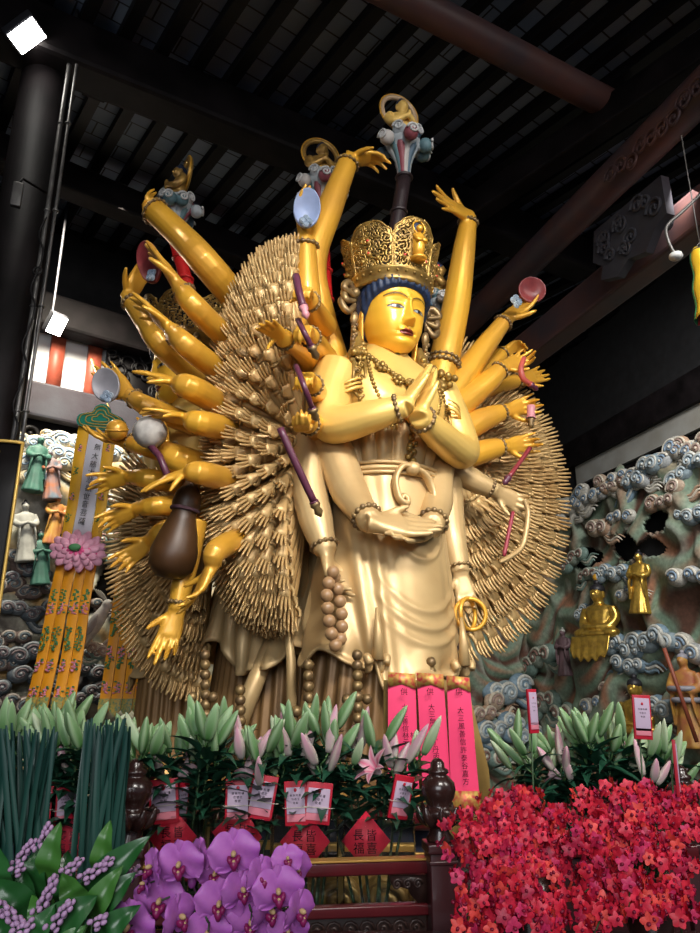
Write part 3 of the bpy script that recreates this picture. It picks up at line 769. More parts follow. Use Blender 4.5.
# lowered hands
big_arm('beads', FR1, [(312, 440, -.05), (308, 478, -.02), (316, 520, .08), (326, 552, .16)], [.12, .12, .105, .068], (336, 604, .26), (.5, .6, 0), .36, side=-1, curl=(.30, .35, .4, .45), thumb=(.3, .5), m=M_robe)
big_arm('ring', FR1, [(446, 455, -.04), (447, 500, 0), (452, 540, .08), (460, 573, .14)], [.115, .115, .10, .066], (472, 624, .22), (-.4, .7, 0), .34, side=1, curl=(.25, .3, .38, .45), thumb=(.4, .45), m=M_robe)
# raised hands
big_arm('mirror_up', FR1, [(318, 372, -.14), (310, 330, -.12), (306, 285, -.10), (305, 240, -.08)], [.115, .108, .098, .078], (300, 182, -.02), (.55, .8, 0), .42, side=1, curl=(.18, .15, .16, .2), thumb=(.75, .25), spread=.12)
big_arm('cloud_up', FR1, [(348, 410, -.26), (318, 310, -.2), (312, 260, -.16), (330, 208, -.12), (349, 160, -.08)], [.12, .115, .11, .10, .074], (386, 156, .0), (.35, .3, -.9), .36, side=-1, curl=(.45, .35, .4, .5), thumb=(.7, .35))
big_arm('empty_up', FR1, [(436, 392, -.12), (446, 352, -.1), (457, 300, -.08), (464, 250, -.02), (469, 217, .02)], [.12, .118, .11, .092, .066], (430, 193, .10), (.0, .9, .35), .44, side=1, curl=(.10, .02, .0, -.06), thumb=(.9, .3), spread=.14, armlet=(1, -.25, .125))
# arms held out to the side
big_arm('red_disc', FR1, [(438, 412, -.10), (462, 378, -.08), (486, 345, -.05), (506, 319, .0)], [.12, .105, .085, .062], (548, 288, .06), (-.5, .6, .55), .40, side=1, curl=(.25, .14, .12, .15), thumb=(.9, .2), spread=.13)
big_arm('pipe', FR1, [(444, 418, -.06), (470, 396, -.04), (490, 380, 0), (503, 367, .03)], [.115, .10, .085, .060], (545, 352, .10), (.0, .9, .3), .34, side=1, curl=(.55, .5, .2, .1), thumb=(.6, .5), spread=.16)
big_arm('pink', FR1, [(448, 440, -.05), (474, 424, -.02), (492, 416, 0), (506, 411, .02)], [.11, .098, .082, .058], (551, 398, .08), (.0, .9, -.2), .34, side=1, curl=(.3, .45, .5, .2), thumb=(.6, .5), spread=.14)
big_arm('stick', FR1, [(448, 462, -.04), (474, 454, 0), (492, 449, .02), (505, 446, .04)], [.105, .092, .08, .056], (552, 440, .10), (.0, .9, -.2), .34, side=1, curl=(.12, .5, .55, .2), thumb=(.6, .5), spread=.12)
big_arm('bow', FR1, [(440, 462, -.02), (462, 474, .04), (480, 484, .08), (496, 491, .12)], [.10, .09, .078, .056], (534, 512, .18), (-.1, .9, -.3), .34, side=1, curl=(.1, .35, .5, .5), thumb=(.6, .5), spread=.12, m=M_robe)
big_arm('open', FR1, [(450, 400, -.32), (490, 388, -.30), (520, 380, -.28)], [.09, .075, .055], (566, 368, -.24), (.0, .9, .2), .34, side=1, curl=(.1, .05, .05, .1), thumb=(.5, .3), spread=.1)
big_arm('fist_up', FR1, [(446, 396, -.26), (484, 370, -.24), (504, 352, -.22)], [.09, .08, .058], (530, 338, -.16), (.0, .8, -.6), .28, side=1, curl=(.7, .7, .75, .8), thumb=(.5, .7))
# hands gripping at the right shoulder, reaching forward
for k, (x, y, wx, wy, tx, ty) in enumerate(((315, 312, 309, 300, 298, 274), (316, 345, 310, 336, 296, 316), (317, 395, 312, 384, 298, 362), (314, 425, 308, 424, 290, 440), (302, 350, 283, 338, 252, 312))):
    big_arm('grip%d' % k, FR1, [(x+10, y+14, -.05), (x, y, .15), (wx, wy, .42)], [.085, .075, .055], (tx, ty, .62), (-.5, .5, -.3), .26, side=-1, curl=(.75, .8, .85, .85) if k < 4 else (.08,)*4, thumb=(.5, .8))
# ------------------------------------------------ big arms of the left-facing figure
def side_arm(key, pts, rad, tip, hn, hs, side=1, **kw):
    x, y, f = pts[0]; pts = [(x + 34, y + 10*(1 if y > 400 else 2.2), f - .75)] + pts[1:] if key not in ('l_down',) else pts
    big_arm(key, FR2s, pts, rad, tip, hn, hs, side=side, **kw)
class FlatFrame(Frame):                       # measured parallel to the photograph at the left figure
    pass
FR2s = FlatFrame((-1.3, 4.50), R_(-10))
side_arm('l_up', [(236, 318, .05), (210, 268, .05), (180, 235, .05), (152, 209, .05)], [.115, .11, .10, .092], (140, 185, -.28), (0, -.5, .8), .34)
side_arm('l_up2', [(184, 372, -.1), (166, 348, -.1), (145, 320, -.1), (128, 298, -.1)], [.10, .095, .085, .062], (146, 262, -.1), (.8, .2, .6), .38, side=-1, curl=(.35, .35, .4, .4), thumb=(.8, .3))
side_arm('l_mirror', [(222, 345, .25), (200, 312, .3), (180, 288, .32)], [.085, .08, .062], (140, 232, .34), (-.6, .1, -.3), .44, curl=(.03, .05, .08, .1), thumb=(.4, .3))
side_arm('l_open', [(215, 372, .28), (192, 350, .3), (172, 331, .32)], [.085, .08, .06], (128, 292, .34), (-.6, .2, -.5), .40, curl=(.05, .08, .1, .2), thumb=(.6, .3), spread=.16)
side_arm('l_reach', [(215, 400, .3), (195, 390, .34), (178, 384, .36)], [.09, .085, .062], (138, 368, .40), (-.2, -.3, -.8), .32, curl=(.1, .1, .1, .1), thumb=(.5, .3), spread=.14)
side_arm('l_reach2', [(225, 425, .3), (205, 424, .34), (190, 420, .36)], [.085, .08, .06], (148, 412, .42), (-.2, .2, -.9), .32, curl=(.1, .12, .15, .15), thumb=(.6, .5), spread=.14)
side_arm('l_disc', [(178, 422, .05), (155, 410, .05), (130, 396, .05)], [.08, .075, .055], (97, 362, .08), (-.5, .5, .5), .36, side=-1, curl=(.15, .1, .1, .1), thumb=(.9, .2))
side_arm('l_ball', [(205, 470, .1), (185, 462, .12), (165, 452, .14)], [.11, .10, .075], (140, 412, .16), (-.4, .8, .2), .34, curl=(.1, .1, .1, .1), thumb=(.6, .3))
side_arm('l_gold', [(190, 462, .0), (158, 450, .0), (126, 442, .0)], [.08, .072, .055], (93, 436, .05), (-.1, .4, .7), .32, side=-1, curl=(.3, .2, .15, .2), thumb=(.8, .4), spread=.16)
side_arm('l_point', [(225, 478, .35), (205, 474, .38), (190, 472, .40)], [.085, .075, .055], (148, 484, .46), (-.2, -.3, -.8), .32, curl=(.1, .1, .15, .2), thumb=(.6, .4), spread=.15)
side_arm('l_mudra', [(188, 482, -.02), (158, 480, -.02), (130, 477, -.02)], [.08, .072, .052], (100, 482, .0), (0, .7, -.5), .32, curl=(.2, .5, .1, .1), thumb=(.6, .5), spread=.15)
side_arm('l_low', [(195, 500, -.05), (165, 506, -.05), (138, 509, -.05)], [.08, .07, .052], (105, 522, -.02), (0, .6, -.6), .32, curl=(.2, .4, .2, .1), thumb=(.6, .5), spread=.14)
side_arm('l_low2', [(200, 515, -.02), (172, 528, -.02), (150, 541, -.02)], [.075, .066, .05], (108, 572, .0), (0, .7, -.5), .32, curl=(.2, .3, .4, .3), thumb=(.6, .5), spread=.12)
side_arm('l_down', [(195, 520, .1), (186, 565, .1), (177, 610, .12)], [.085, .078, .055], (160, 664, .16), (.3, .8, 0), .36, curl=(.1, .15, .3, .3), thumb=(.5, .4))
side_arm('l_down2', [(232, 520, .35), (220, 548, .38), (212, 566, .42)], [.08, .07, .05], (188, 614, .5), (-.5, .4, -.4), .34, curl=(.12, .15, .25, .3), thumb=(.6, .4), spread=.16)
# ------------------------------------------------ fans of lesser arms
def fan_arm_mesh(L, r0, hs):
    """a straight lesser arm along z, ending in an open hand at z = 0 .. hs; palm faces y"""
    q = MB(); zs = [-L, -L*.6, -L*.3, -hs*.25, -hs*.02]; q.rings([[V((r*math.cos(2*PI*k/8), r*.85*math.sin(2*PI*k/8), z)) for k in range(8)] for z, r in zip(zs, (r0*.9, r0, r0*.95, r0*.72, r0*.62))], cap0=False)
    q.rings([[V((r*math.cos(2*PI*k/8), r*math.sin(2*PI*k/8), z)) for k in range(8)] for z, r in ((-hs*.14, r0*.7), (-hs*.12, r0*.86), (-hs*.05, r0*.86), (-hs*.03, r0*.68))], cap0=False, cap1=False)
    q.rings([[V((a*math.cos(2*PI*k/8), b*math.sin(2*PI*k/8) + o*hs, z*hs)) for k in range(8)] for z, a, b, o in ((-.03, r0*.62, r0*.55, 0), (.15, hs*.15, hs*.085, 0), (.33, hs*.20, hs*.075, 0), (.47, hs*.19, hs*.05, .02))])
    for i in range(4):
        x = (-.145, -.05, .05, .145)[i]*hs; Lf = (.40, .50, .53, .46)[i]*hs; q.tube([(x*.95, .01*hs, .42*hs), (x*1.15, .03*hs, .42*hs+Lf*.42), (x*1.3, .09*hs, .42*hs+Lf*.75), (x*1.35, .17*hs, .42*hs+Lf)], [.050*hs, .048*hs, .042*hs, .026*hs], 5)
    q.tube([(.10*hs, .02*hs, .10*hs), (.23*hs, .07*hs, .24*hs), (.24*hs, .15*hs, .38*hs), (.20*hs, .20*hs, .46*hs)], [.07*hs, .06*hs, .05*hs, .03*hs], 5)
    return q
FANS = []                                     # (matrix, mesh kind, nearness)
def put_fan(tip, d, nrm, kind, hs):
    d = d.normalized(); y = nrm - d*nrm.dot(d); y.normalize(); x = y.cross(d)
    M = Matrix((x, y, d)).transposed().to_4x4(); M.translation = tip - d*hs
    FANS.append((M, kind))
KINDS_ = {'dome': fan_arm_mesh(.55, .042, .205), 'right': fan_arm_mesh(1.0, .046, .275), 'left': fan_arm_mesh(.95, .040, .26)}
# big dome between the front and the left figure
Cw = P(303, 447, 4.42); Al = V((-.97, .24, 0)); Dl = V((-.24, -.97, 0)); Zu = V((0, 0, 1))
rf = random.Random(21)
for k, ph in enumerate(np.linspace(2, 98, 9)):
    p = R_(ph); n = 21 + int(10*math.sin(p))
    for i in range(n):
        th = R_(3 + 174*(i + (.5 if k % 2 else 0))/n); s, c = math.sin(th), math.cos(th); sl = max(0, s)**.62
        rr = 1 + rf.uniform(-.012, .012)
        lat = .735*math.sin(p)*sl*rr; dep = .46*math.cos(p)*sl*rr; up = (1.60 if c > 0 else 1.30)*c*rr*(.97 + .03*s) + .02
        off = Al*lat + Dl*dep + Zu*up; d = (Al*lat*.95 + Dl*dep*.75 + Zu*up*.72 + Al*.02)
        put_fan(Cw + off, d, Dl*.7 + V((.5, -.3, 0)) , 'dome', .205)
nd = len(FANS)
# flat fan on the right
Cr = P(432, 462, 5.22); Ar = V((.87, .5, 0)); Nr = V((.5, -.87, 0))
for k in range(5):
    rho = 1 - .14*k
    n = 28 - 2*k
    for i in range(n):
        th = R_(14 + 168*(i + (.5 if k % 2 else 0))/n); s, c = math.sin(th), math.cos(th); rr = rho + rf.uniform(-.01, .01)
        off = Ar*(1.45*s*rr) + Zu*((1.22 if c > 0 else 1.56)*c*rr) + Nr*(.03 + .05*k)
        d = Ar*s*1.45 + Zu*((1.22 if c > 0 else 1.56)*c) + Nr*.08
        put_fan(Cr + off, d, Nr, 'right', .275)
nr_ = len(FANS)
# fan behind the left-facing figure
Cl = P(212, 515, 4.98); A2 = V((-.99, .12, 0)); N2 = V((-.12, -.99, 0))
for k in range(4):
    rho = 1 - .15*k; n = 24 - 2*k
    for i in range(n):
        th = R_(58 + 125*(i + (.5 if k % 2 else 0))/n); s, c = math.sin(th), math.cos(th); rr = rho + rf.uniform(-.012, .012)
        off = A2*(.80*s*rr) + Zu*((.9 if c > 0 else 1.32)*c*rr) + N2*(.03 + .04*k)
        put_fan(Cl + off, A2*s*.86 + Zu*(1.42*c) + N2*.08, N2, 'left', .26)
# the hundred that show largest are parts of their own, the rest one mass
camp = V((0, 0, EYE))
pr = [i for i in range(len(FANS)) if i < nd]; pr.sort(key=lambda i: (FANS[i][0].translation - camp).length)
own = set(pr[:62]) | set(rf.sample(range(nd, nd+38), 24)) | set(rf.sample(range(nr_, nr_+30), 13))
me_ = {k: v.mesh('fan_arm', M_fan) for k, v in KINDS_.items()}
rest = MB()
for i, (M, k) in enumerate(FANS):
    if i in own:
        o = bpy.data.objects.new('fan_arm', me_[k]); COL.objects.link(o); o.parent = GY; o.matrix_local = Matrix.Translation(-V(GY['_o'])) @ M
    else: rest.add(KINDS_[k], M)
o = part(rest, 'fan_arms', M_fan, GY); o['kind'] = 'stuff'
# upright staves of gilded wood behind the fans
mb = MB(); mb.tube([P(303, 250, 4.75), P(300, 460, 4.7), P(298, 640, 4.65)], [.05, .08, .06], 12)
mb.tube([P(236, 735, 4.55), P(252, 690, 4.55), P(272, 640, 4.6)], [.06, .058, .05], 12)
mb.tube([P(292, 730, 4.3), P(291, 660, 4.35), P(285, 600, 4.4)], [.035, .03, .02], 10); part(mb, 'trailing_scarf', M_robe, GY)
# strings of dark beads hanging over the skirt
for x, y0, y1 in ((357, 655, 712), (308, 665, 712), (205, 655, 720), (240, 690, 725), (431, 662, 668)):
    mb = MB(); fr = FR1 if x > 250 else FR2s; f = .50 if x > 250 else .42
    a, b = fr.q(x, y0, f), fr.q(x+1, y1+20, f); bead_string(mb, [a, b], .030, .052); mb.ball(a + fr.R*.06 - Zu*.22, .028); mb.ball(a - fr.R*.06 - Zu*.22, .028); part(mb, 'bead_string', M_dkbr, GY)
# ================================================================== things held by the hands
M_bluem = mat('pale_blue_mirror', (.30, .38, .62), .45, var=.35, vscale=5)
M_redm = mat('dark_red_disc', (.16, .02, .025), .4, col2=(.28, .05, .05), vscale=12)
M_greym = mat('grey_mirror', (.33, .32, .36), .45, var=.3)
M_cloudb = mat('blue_grey_cloud', (.22, .30, .42), .55, col2=(.45, .50, .52), vscale=9)
M_stick = mat('plum_lacquer', (.10, .025, .05), .35)
M_coral = mat('coral_red', (.55, .10, .08), .4, var=.4)
M_pink = mat('dusty_pink', (.55, .22, .25), .5)
M_wht = mat('grey_white_ball', (.55, .52, .48), .5, col2=(.30, .27, .25), vscale=10)
M_gourd = mat('brown_gourd', (.075, .032, .010), .45, var=.5, vscale=4)
M_cord = mat('dark_tassel', (.07, .03, .04), .8)
def cloudlet(q, c, X, Y, N, s):       # three scrolls in a clover
    for a, b in ((-.5, .1), (.5, .1), (0, -.45), (0, .55)):
        p = c + X*(a*s) + Y*(b*s); q.ell(p, (s*.5, s*.5, s*.2), Matrix((X, Y, N)).transposed(), 14, 7); scroll(q, p + N*s*.2, X, Y, s*.42, 1.7, s*.07, 20)
def disc(x, y, fr, f, rx, ry, tilt, yawd, m, name, label, cat, frame_m, cloud=True):
    c = fr.q(x, y, f); t_ = thing(name, label, cat, c)
    N = (V((0, -1, -.1)) + V((1, 0, 0))*yawd).normalized(); Zr = V((math.sin(tilt), 0, math.cos(tilt))); X = Zr.cross(N).normalized()*-1; Y = N.cross(X)*1
    if Y.dot(Zr) < 0: Y = -Y
    B = Matrix((X, Y, N)).transposed()
    q = MB(); q.lathe([(.0, -.02), (.9, -.02), (1, -.008), (1, .008), (.93, .018), (.9, .012), (0, .016)], (0, 0, 0), 48); 
    q.v = [tuple(c + B @ V((p[0]*rx, p[1]*ry, p[2]))) for p in q.v]; part(q, 'disc', m, t_)
    if cloud:
        q = MB(); cloudlet(q, c - Y*ry*.78 + N*.03, X, Y, N, rx*.50); part(q, 'cloud_scroll', M_cloudb, t_)
    return c
disc(307, 208, FR1, .04, .095, .155, .05, .1, M_bluem, 'oval_mirror', 'pale blue oval mirror with cloud scroll held in the tall raised hand', 'mirror', M_cloudb)
disc(532, 290, FR1, .10, .115, .115, .0, 0, M_redm, 'round_disc', 'dark red round disc held high in the hand furthest right', 'disc', M_cloudb, False)
q = MB(); c = FR1.q(516, 302, .17); t_ = thing('cloud_ornament', 'small grey blue triple scroll ornament in front of the red disc', 'ornament', c); cloudlet(q, c, FR1.R, V((0, 0, 1)), FR1.F, .060); part(q, 'scrolls', M_cloudb, t_)
disc(149, 262, FR2s, .24, .10, .20, -.55, -.7, M_redm, 'oval_mirror', 'dark red oval mirror held up by a hand of the left figure', 'mirror', M_cloudb)
disc(106, 385, FR2s, .14, .095, .125, -.25, .0, M_greym, 'oval_mirror', 'dull grey oval mirror held at far left above the green banner top', 'mirror', M_cloudb)
c = FR2s.q(150, 432, .34); t_ = thing('ball_staff', 'grey white ball on a dark stick held by left figure', 'staff', c)
q = MB(); q.lathe([(.105*math.cos(a)*(1), .105*math.sin(a)) for a in np.linspace(-1.5, 1.5, 14)], c, 24, petal=lambda u, z: 1 + .035*math.sin(u*2*PI*8)); part(q, 'ball', M_wht, t_)
q = MB(); b = FR2s.q(170, 482, .36); q.tube([c - V((0, 0, .08)), (c+b)/2, b], .022, 10); part(q, 'stick', M_stick, t_)
c = FR2s.q(117, 430, .12); t_ = thing('golden_ball', 'small golden ball resting in upturned hand beside green banner top', 'ball', c); q = MB(); q.ball(c, .072, 20, 14); q.torus(c, .072, .006, Matrix.Rotation(.4, 3, 'X')); part(q, 'ball', M_gold, t_)
c = FR2s.q(176, 545, .22); t_ = thing('gourd_flask', 'brown gourd shaped flask hanging among the left fan of arms', 'flask', c)
q = MB(); q.lathe([(.01, -.21), (.08, -.20), (.135, -.14), (.145, -.05), (.12, .06), (.09, .15), (.075, .20), (.09, .26), (.08, .33), (.045, .38), (.04, .42)], c, 28, Matrix.Rotation(R_(10), 3, 'Y')); part(q, 'body', M_gourd, t_)
q = MB(); q.lathe([(.05, 0), (.055, .03), (.03, .05), (.012, .07)], c + V((.072, 0, .42)), 16); part(q, 'stopper', M_stick, t_)
q = MB(); q.torus(c + V((.04, 0, .22)), .082, .013, Matrix.Rotation(R_(10), 3, 'Y')); part(q, 'cord', M_cord, t_)
def rod(name, label, cat, pts, r, m, extra=None):
    W = [FR1.q(*p) for p in pts]; t_ = thing(name, label, cat, W[0]); q = MB(); cp = catmull(W, 5); q.tube(cp, r, 10); q.torus(cp[-1], r*1.05 if not isinstance(r, list) else r[-1], .006, frame_z(cp[-1]-cp[-2]), 14, 6); part(q, 'shaft', m, t_)
    if extra: extra(t_, W, cp)
    return t_
def tip(m):
    def f(t_, W, cp):
        q = MB(); d = (cp[-1]-cp[-2]).normalized(); q.lathe([(.024, 0), (.028, .02), (.018, .035), (.024, .06), (.006, .085)], cp[-1], 14, frame_z(d)); part(q, 'tip', m, t_)
    return f
rod('ritual_staff', 'long dark purple staff with bronze tip gripped beside the tan dome', 'staff', [(280, 428, .66), (297, 466, .66), (314, 502, .64)], .020, M_stick, tip(M_dkbr))
rod('ritual_baton', 'short purple baton in topmost gripping hand by shoulder', 'baton', [(296, 276, .64), (299, 292, .68), (303, 306, .70)], .022, M_stick, tip(M_pink))
rod('ritual_baton', 'dark baton in second gripping hand by shoulder', 'baton', [(298, 320, .62), (304, 332, .70), (311, 346, .68)], .016, M_stick, tip(M_dkbr))
rod('ritual_baton', 'dark baton in third gripping hand, just above the elbow', 'baton', [(296, 366, .62), (304, 386, .72), (312, 408, .66)], .016, M_stick, tip(M_dkbr))
rod('curved_horn', 'coral red curved horn hanging from outstretched right hand', 'horn', [(524, 358, .16), (521, 368, .17), (523, 378, .17), (530, 384, .17)], [.018, .024, .020], M_coral, tip(M_stick))
rod('pink_vial', 'small dusty pink vial in right hand below the horn', 'vial', [(531, 406, .14), (531, 418, .14)], .032, M_pink, tip(M_dkbr))
rod('lacquer_wand', 'thin dark red wand slanting from the right hand above the bow', 'wand', [(530, 448, .18), (520, 462, .18), (509, 477, .18)], .017, mat('red_lacquer_wand', (.22, .025, .035), .35), tip(M_stick))
# bow with its red string
W = [FR1.q(x, y, .26) for x, y in ((524, 499), (528, 512), (526, 532), (521, 548), (508, 558), (500, 562))]
t_ = thing('archery_bow', 'golden recurved bow with red string in lower right hand', 'bow', W[0]); q = MB(); cp = catmull(W, 6); q.tube(cp, [.014, .02, .02, .018, .012], 8); part(q, 'limb', M_robe, t_)
q = MB(); a, b = FR1.q(513, 512, .25), FR1.q(504, 556, .26); q.tube([a + (b-a)*(i/12) for i in range(13)], [.012, .015]*6 + [.012], 8); part(q, 'string', mat('red_cord', (.28, .03, .05), .5), t_)
# pair of rings with cords
c = FR1.q(468, 614, .30); t_ = thing('ring_pendant', 'two linked golden rings with dark tassel held in lowered hand', 'ring', c)
for k, (dx, ry) in enumerate(((0, .4), (.02, -.5))):
    q = MB(); q.torus(c + FR1.R*dx, .095, .014, (Matrix.Rotation(YAW, 3, 'Z') @ Matrix.Rotation(PI/2, 3, 'X') @ Matrix.Rotation(ry, 3, 'Y')), 32, 8); part(q, 'ring', M_gold, t_)
q = MB(); e = FR1.q(455, 655, .30); cp = catmull([c - V((0, 0, .1)), (c+e)/2 + FR1.R*.02, e], 5); q.tube(cp, .009, 6); q.tube([e, e - V((0, 0, .05)), e - V((0, 0, .13))], [.015, .035, .04], 10); part(q, 'tassel', M_cord, t_)
# prayer beads: a loop of round wooden beads over the lowered hand
M_bead = mat('tan_wooden_bead', (.42, .25, .12), .38, col2=(.30, .17, .08), vscale=12, coat=.2)
loop = [(333, 572), (327, 590), (328, 612), (331, 632), (335, 645), (340, 640), (342, 622), (340, 602), (337, 586)]
W = catmull([FR1.q(x, y, .40 - (.03 if i > 4 else 0)) for i, (x, y) in enumerate(loop + loop[:1])], 10)
t_ = thing('prayer_beads', 'string of round tan wooden prayer beads hanging from lowered hand', 'beads', W[0])
q = MB(); q.tube(W, .006, 6); part(q, 'cord', M_cord, t_)
acc = 0; protob = None
for a, b in zip(W[:-1], W[1:]):
    L = (b-a).length
    while acc < L:
        p = a + (b-a)*(acc/L)
        if protob is None:
            q = MB(); q.ball(p, .036, 14, 9); protob = part(q, 'bead', M_bead, t_); p0 = p
        else:
            o = protob.copy(); COL.objects.link(o); o.location = p - p0
        acc += .068
    acc -= L
# ------------------------------------------------ little buddhas on cloud finials
M_bronze_g = mat('worn_gilt', (.55, .33, .08), .4, metal=.5, col2=(.25, .13, .04), vscale=12)
M_flesh = mat('pale_gilt', (.78, .50, .13), .45, metal=.15)
def seated_buddha(q_body, legs=True):
    """seated figure, lap at z = 0, facing -y, about 1 tall at s = 1; grown as one skin"""
    q = q_body
    if legs: q.ell((0, -.05, .10), (.36, .24, .11)); q.ell((-.26, -.14, .11), (.17, .13, .09)); q.ell((.26, -.14, .11), (.17, .13, .09)); q.ell((0, -.24, .09), (.24, .08, .06))
    q.rings([[V((a*math.cos(t), o + b*math.sin(t), z)) for t in [2*PI*k/20 for k in range(20)]] for z, a, b, o in ((.05, .24, .18, 0), (.2, .20, .15, 0), (.35, .22, .15, 0), (.48, .26, .15, .01), (.56, .23, .12, .02), (.60, .10, .09, .02), (.68, .08, .08, .01))])
    k = 0 if legs else 1
    for sx in (-1, 1): q.tube(catmull([(sx*.24, .02, .53), (sx*.30, .0, .36+.04*k), (sx*.24, -.12, .22+.06*k), (sx*(.06-.03*k), -.24, .20+.18*k)], 5), [.085, .085, .075, .05], 10)
    q.ell((0, -.25, .20+.22*k), (.09-.045*k, .05, .035+.06*k)); q.ell((0, -.01, .77), (.115, .13, .15)); q.ell((0, -.135, .755), (.02, .03, .035)); q.ell((0, -.115, .70), (.04, .02, .012))
    for sx in (-1, 1): q.ell((sx*.12, .01, .75), (.015, .03, .07)); q.ell((sx*.045, -.118, .79), (.028, .015, .012))
_hair = lambda q: (q.ell((0, .02, .83), (.125, .135, .11)), q.ball((0, .03, .95), .055))
sb = MB(); seated_buddha(sb); SB = remesh(sb, .016, 2); sb2 = MB(); seated_buddha(sb2, False); SBU = remesh(sb2, .016, 2)
def put(mbs, M): q = MB(); q.add(mbs, M); return q
def facing(loc, d, s, tilt=0.0):       # matrix whose -y looks along d
    d = V((d[0], d[1], 0)).normalized(); R3 = Matrix((V((-d.y, d.x, 0)), -d, V((0, 0, 1)))).transposed()
    return Matrix.Translation(loc) @ R3.to_4x4() @ Matrix.Rotation(tilt, 4, 'X') @ Matrix.Scale(s, 4)
CLC = [(.40, .44, .47), (.10, .19, .22), (.26, .06, .08), (.45, .42, .40), (.08, .14, .20)]
M_cloudp = mat('painted_cloud', (1, 1, 1), .55, attr='paint', var=.25, vscale=14)
def cloud_flower(c, F, s, h):          # a bundle of ribbed tendrils opening in curls
    X, Y = F.to_3x3().col[0].normalized(), F.to_3x3().col[1].normalized(); Zc = V((0, 0, 1)); q = MB(); r3 = random.Random(int(s*1000))
    for k in range(11):
        a = 2*PI*k/11; d = X*math.cos(a) + Y*math.sin(a); top = c + d*s*(.55 if k % 2 else .9) + Zc*(h*(.70 if k % 2 else .55))
        q.col = CLC[k % 5]; q.tube(catmull([c + d*s*.12, c + d*s*.22 + Zc*h*.3, c + d*s*.5 + Zc*h*.52, top], 5), [s*.14, s*.17, s*.2, s*.22], 8)
        q.col = CLC[(k*2+1) % 5]; q.ell(top + d*s*.08, (s*.33, s*.33, s*.33), None, 12, 8)
        q.col = (.5, .5, .5); tx = d.cross(Zc); scroll(q, top + d*s*.38, tx, Zc, s*.26, 1.7, s*.055, 18)
    q.col = CLC[0]; q.ell(c + Zc*h*.62, (s*.8, s*.8, h*.22)); return q
def finial(x, y, Y, s, face, polepts, label, gm, hm, halo=True):
    c = P(x, y, Y); t_ = thing('buddha_finial', label, 'figurine', c)
    M = facing(c, face, s); body = part(put(SBU, M), 'figure', gm, t_)
    q = MB(); _hair(q); part(put(q, M), 'hair', M_hair, body)
    if halo:
        q = MB(); q.torus((0, .14, .76), .36, .05, Matrix.Rotation(PI/2, 3, 'X'), 40, 8); part(put(q, M), 'halo', hm, t_)
        q = MB(); q.torus((0, .125, .76), .41, .018, Matrix.Rotation(PI/2, 3, 'X'), 40, 6); part(put(q, M), 'halo_rim', M_gold, t_)
    hh = s*1.25; q = cloud_flower(c - V((0, 0, hh*.68)), M, s*.42, hh); part(q, 'cloud', M_cloudp, t_)
    if polepts:
        pp = [c - V((0, 0, hh*.66))] + [V(p) for p in polepts]; q = MB(); cp = catmull(pp, 6); q.tube(cp, s*.13, 14)
        for k in range(0, len(cp), 2): q.torus(cp[k], s*.135, s*.035, None, 16, 6)
        part(q, 'pole', mat('dark_pole', (.02, .012, .014), .4) if y < 160 else M_red, t_)
    return c
M_halo = mat('pale_halo', (.60, .42, .27), .45, metal=.2)
top1 = CM1 @ V((0, .05, .10))
finial(403, 141, 4.5, .42, (.45, -1), [top1], 'little praying buddha with pale ring halo on cloud above the crown', M_flesh, M_halo)
finial(322, 182, 5.0, .42, (.35, -1), [P(326, 300, 4.95)], 'little gilt buddha with halo half hidden behind the tall bent arm', M_bronze_g, M_bronze_g)
finial(177, 204, 5.2, .42, (-1, -.55), [P(192, 300, 5.25)], 'little gilt buddha seen side on above the left figure', M_bronze_g, M_bronze_g)
finial(441, 300, 5.15, .36, (1, -.35), [P(440, 352, 5.1)], 'little dark buddha peeping out right of the crown', M_bronze_g, M_bronze_g)
# ================================================================== painted cloud reliefs on the two rear walls
M_rel = mat('painted_plaster_relief', (1, 1, 1), .6, attr='paint', var=.35, vscale=22)
def nz(x, y, z=0.0): return noise.noise(V((x, y, z)))
def mixc(a, b, t): t = max(0, min(1, t)); return tuple(a[i]*(1-t) + b[i]*t for i in range(3))
def relief(o, d, n, t0, t1, z0, ztop, amp, pal, name, parent, seed, nu, nv, hole):
    """modelled rock and flowing drapery of the relief, standing off the wall"""
    q = MB(); zmax = max(ztop(t0 + (t1-t0)*i/40) for i in range(41))
    def hgt(t, z):
        wx = nz(t*1.1+seed, z*1.1)*.9; wz = nz(t*1.1, z*1.1+seed, 3)*.9
        fl = math.sin((t*2.2 + z*3.4 + wx*3.4)*2.6 + wz*3); rg = 1-abs(nz(t*1.9+wx, z*1.6+wz, seed)*1.9)
        return .10 + .085*fl*.5 + .14*rg + .16*nz(t*.9, z*.9, seed+5), fl, rg
    def fn(u, v):
        t = t0 + (t1-t0)*u; zt = ztop(t); z = z0 + (zt-z0)*v; h, fl, rg = hgt(t, z)
        h *= min(1, (1-v)*14+.1)*min(1, u*12+.1)*min(1, (1-u)*12+.1)
        p = o + d*t + n*(.03 + amp*max(.02, h)); return V((p.x, p.y, z))
    def cf(u, v):
        t = t0 + (t1-t0)*u; z = z0 + (ztop(t)-z0)*v; h, fl, rg = hgt(t, z)
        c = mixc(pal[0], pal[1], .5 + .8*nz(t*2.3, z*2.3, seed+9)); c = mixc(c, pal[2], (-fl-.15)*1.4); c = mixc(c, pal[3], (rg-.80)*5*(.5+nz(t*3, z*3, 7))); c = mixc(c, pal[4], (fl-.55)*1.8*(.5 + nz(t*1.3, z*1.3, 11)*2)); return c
    q.grid(fn, nu, nv, cols=cf, keep=lambda u, v: not hole(t0 + (t1-t0)*u, z0 + (ztop(t0+(t1-t0)*u)-z0)*v, v))
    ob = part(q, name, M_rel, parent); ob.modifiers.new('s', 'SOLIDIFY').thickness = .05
    return hgt
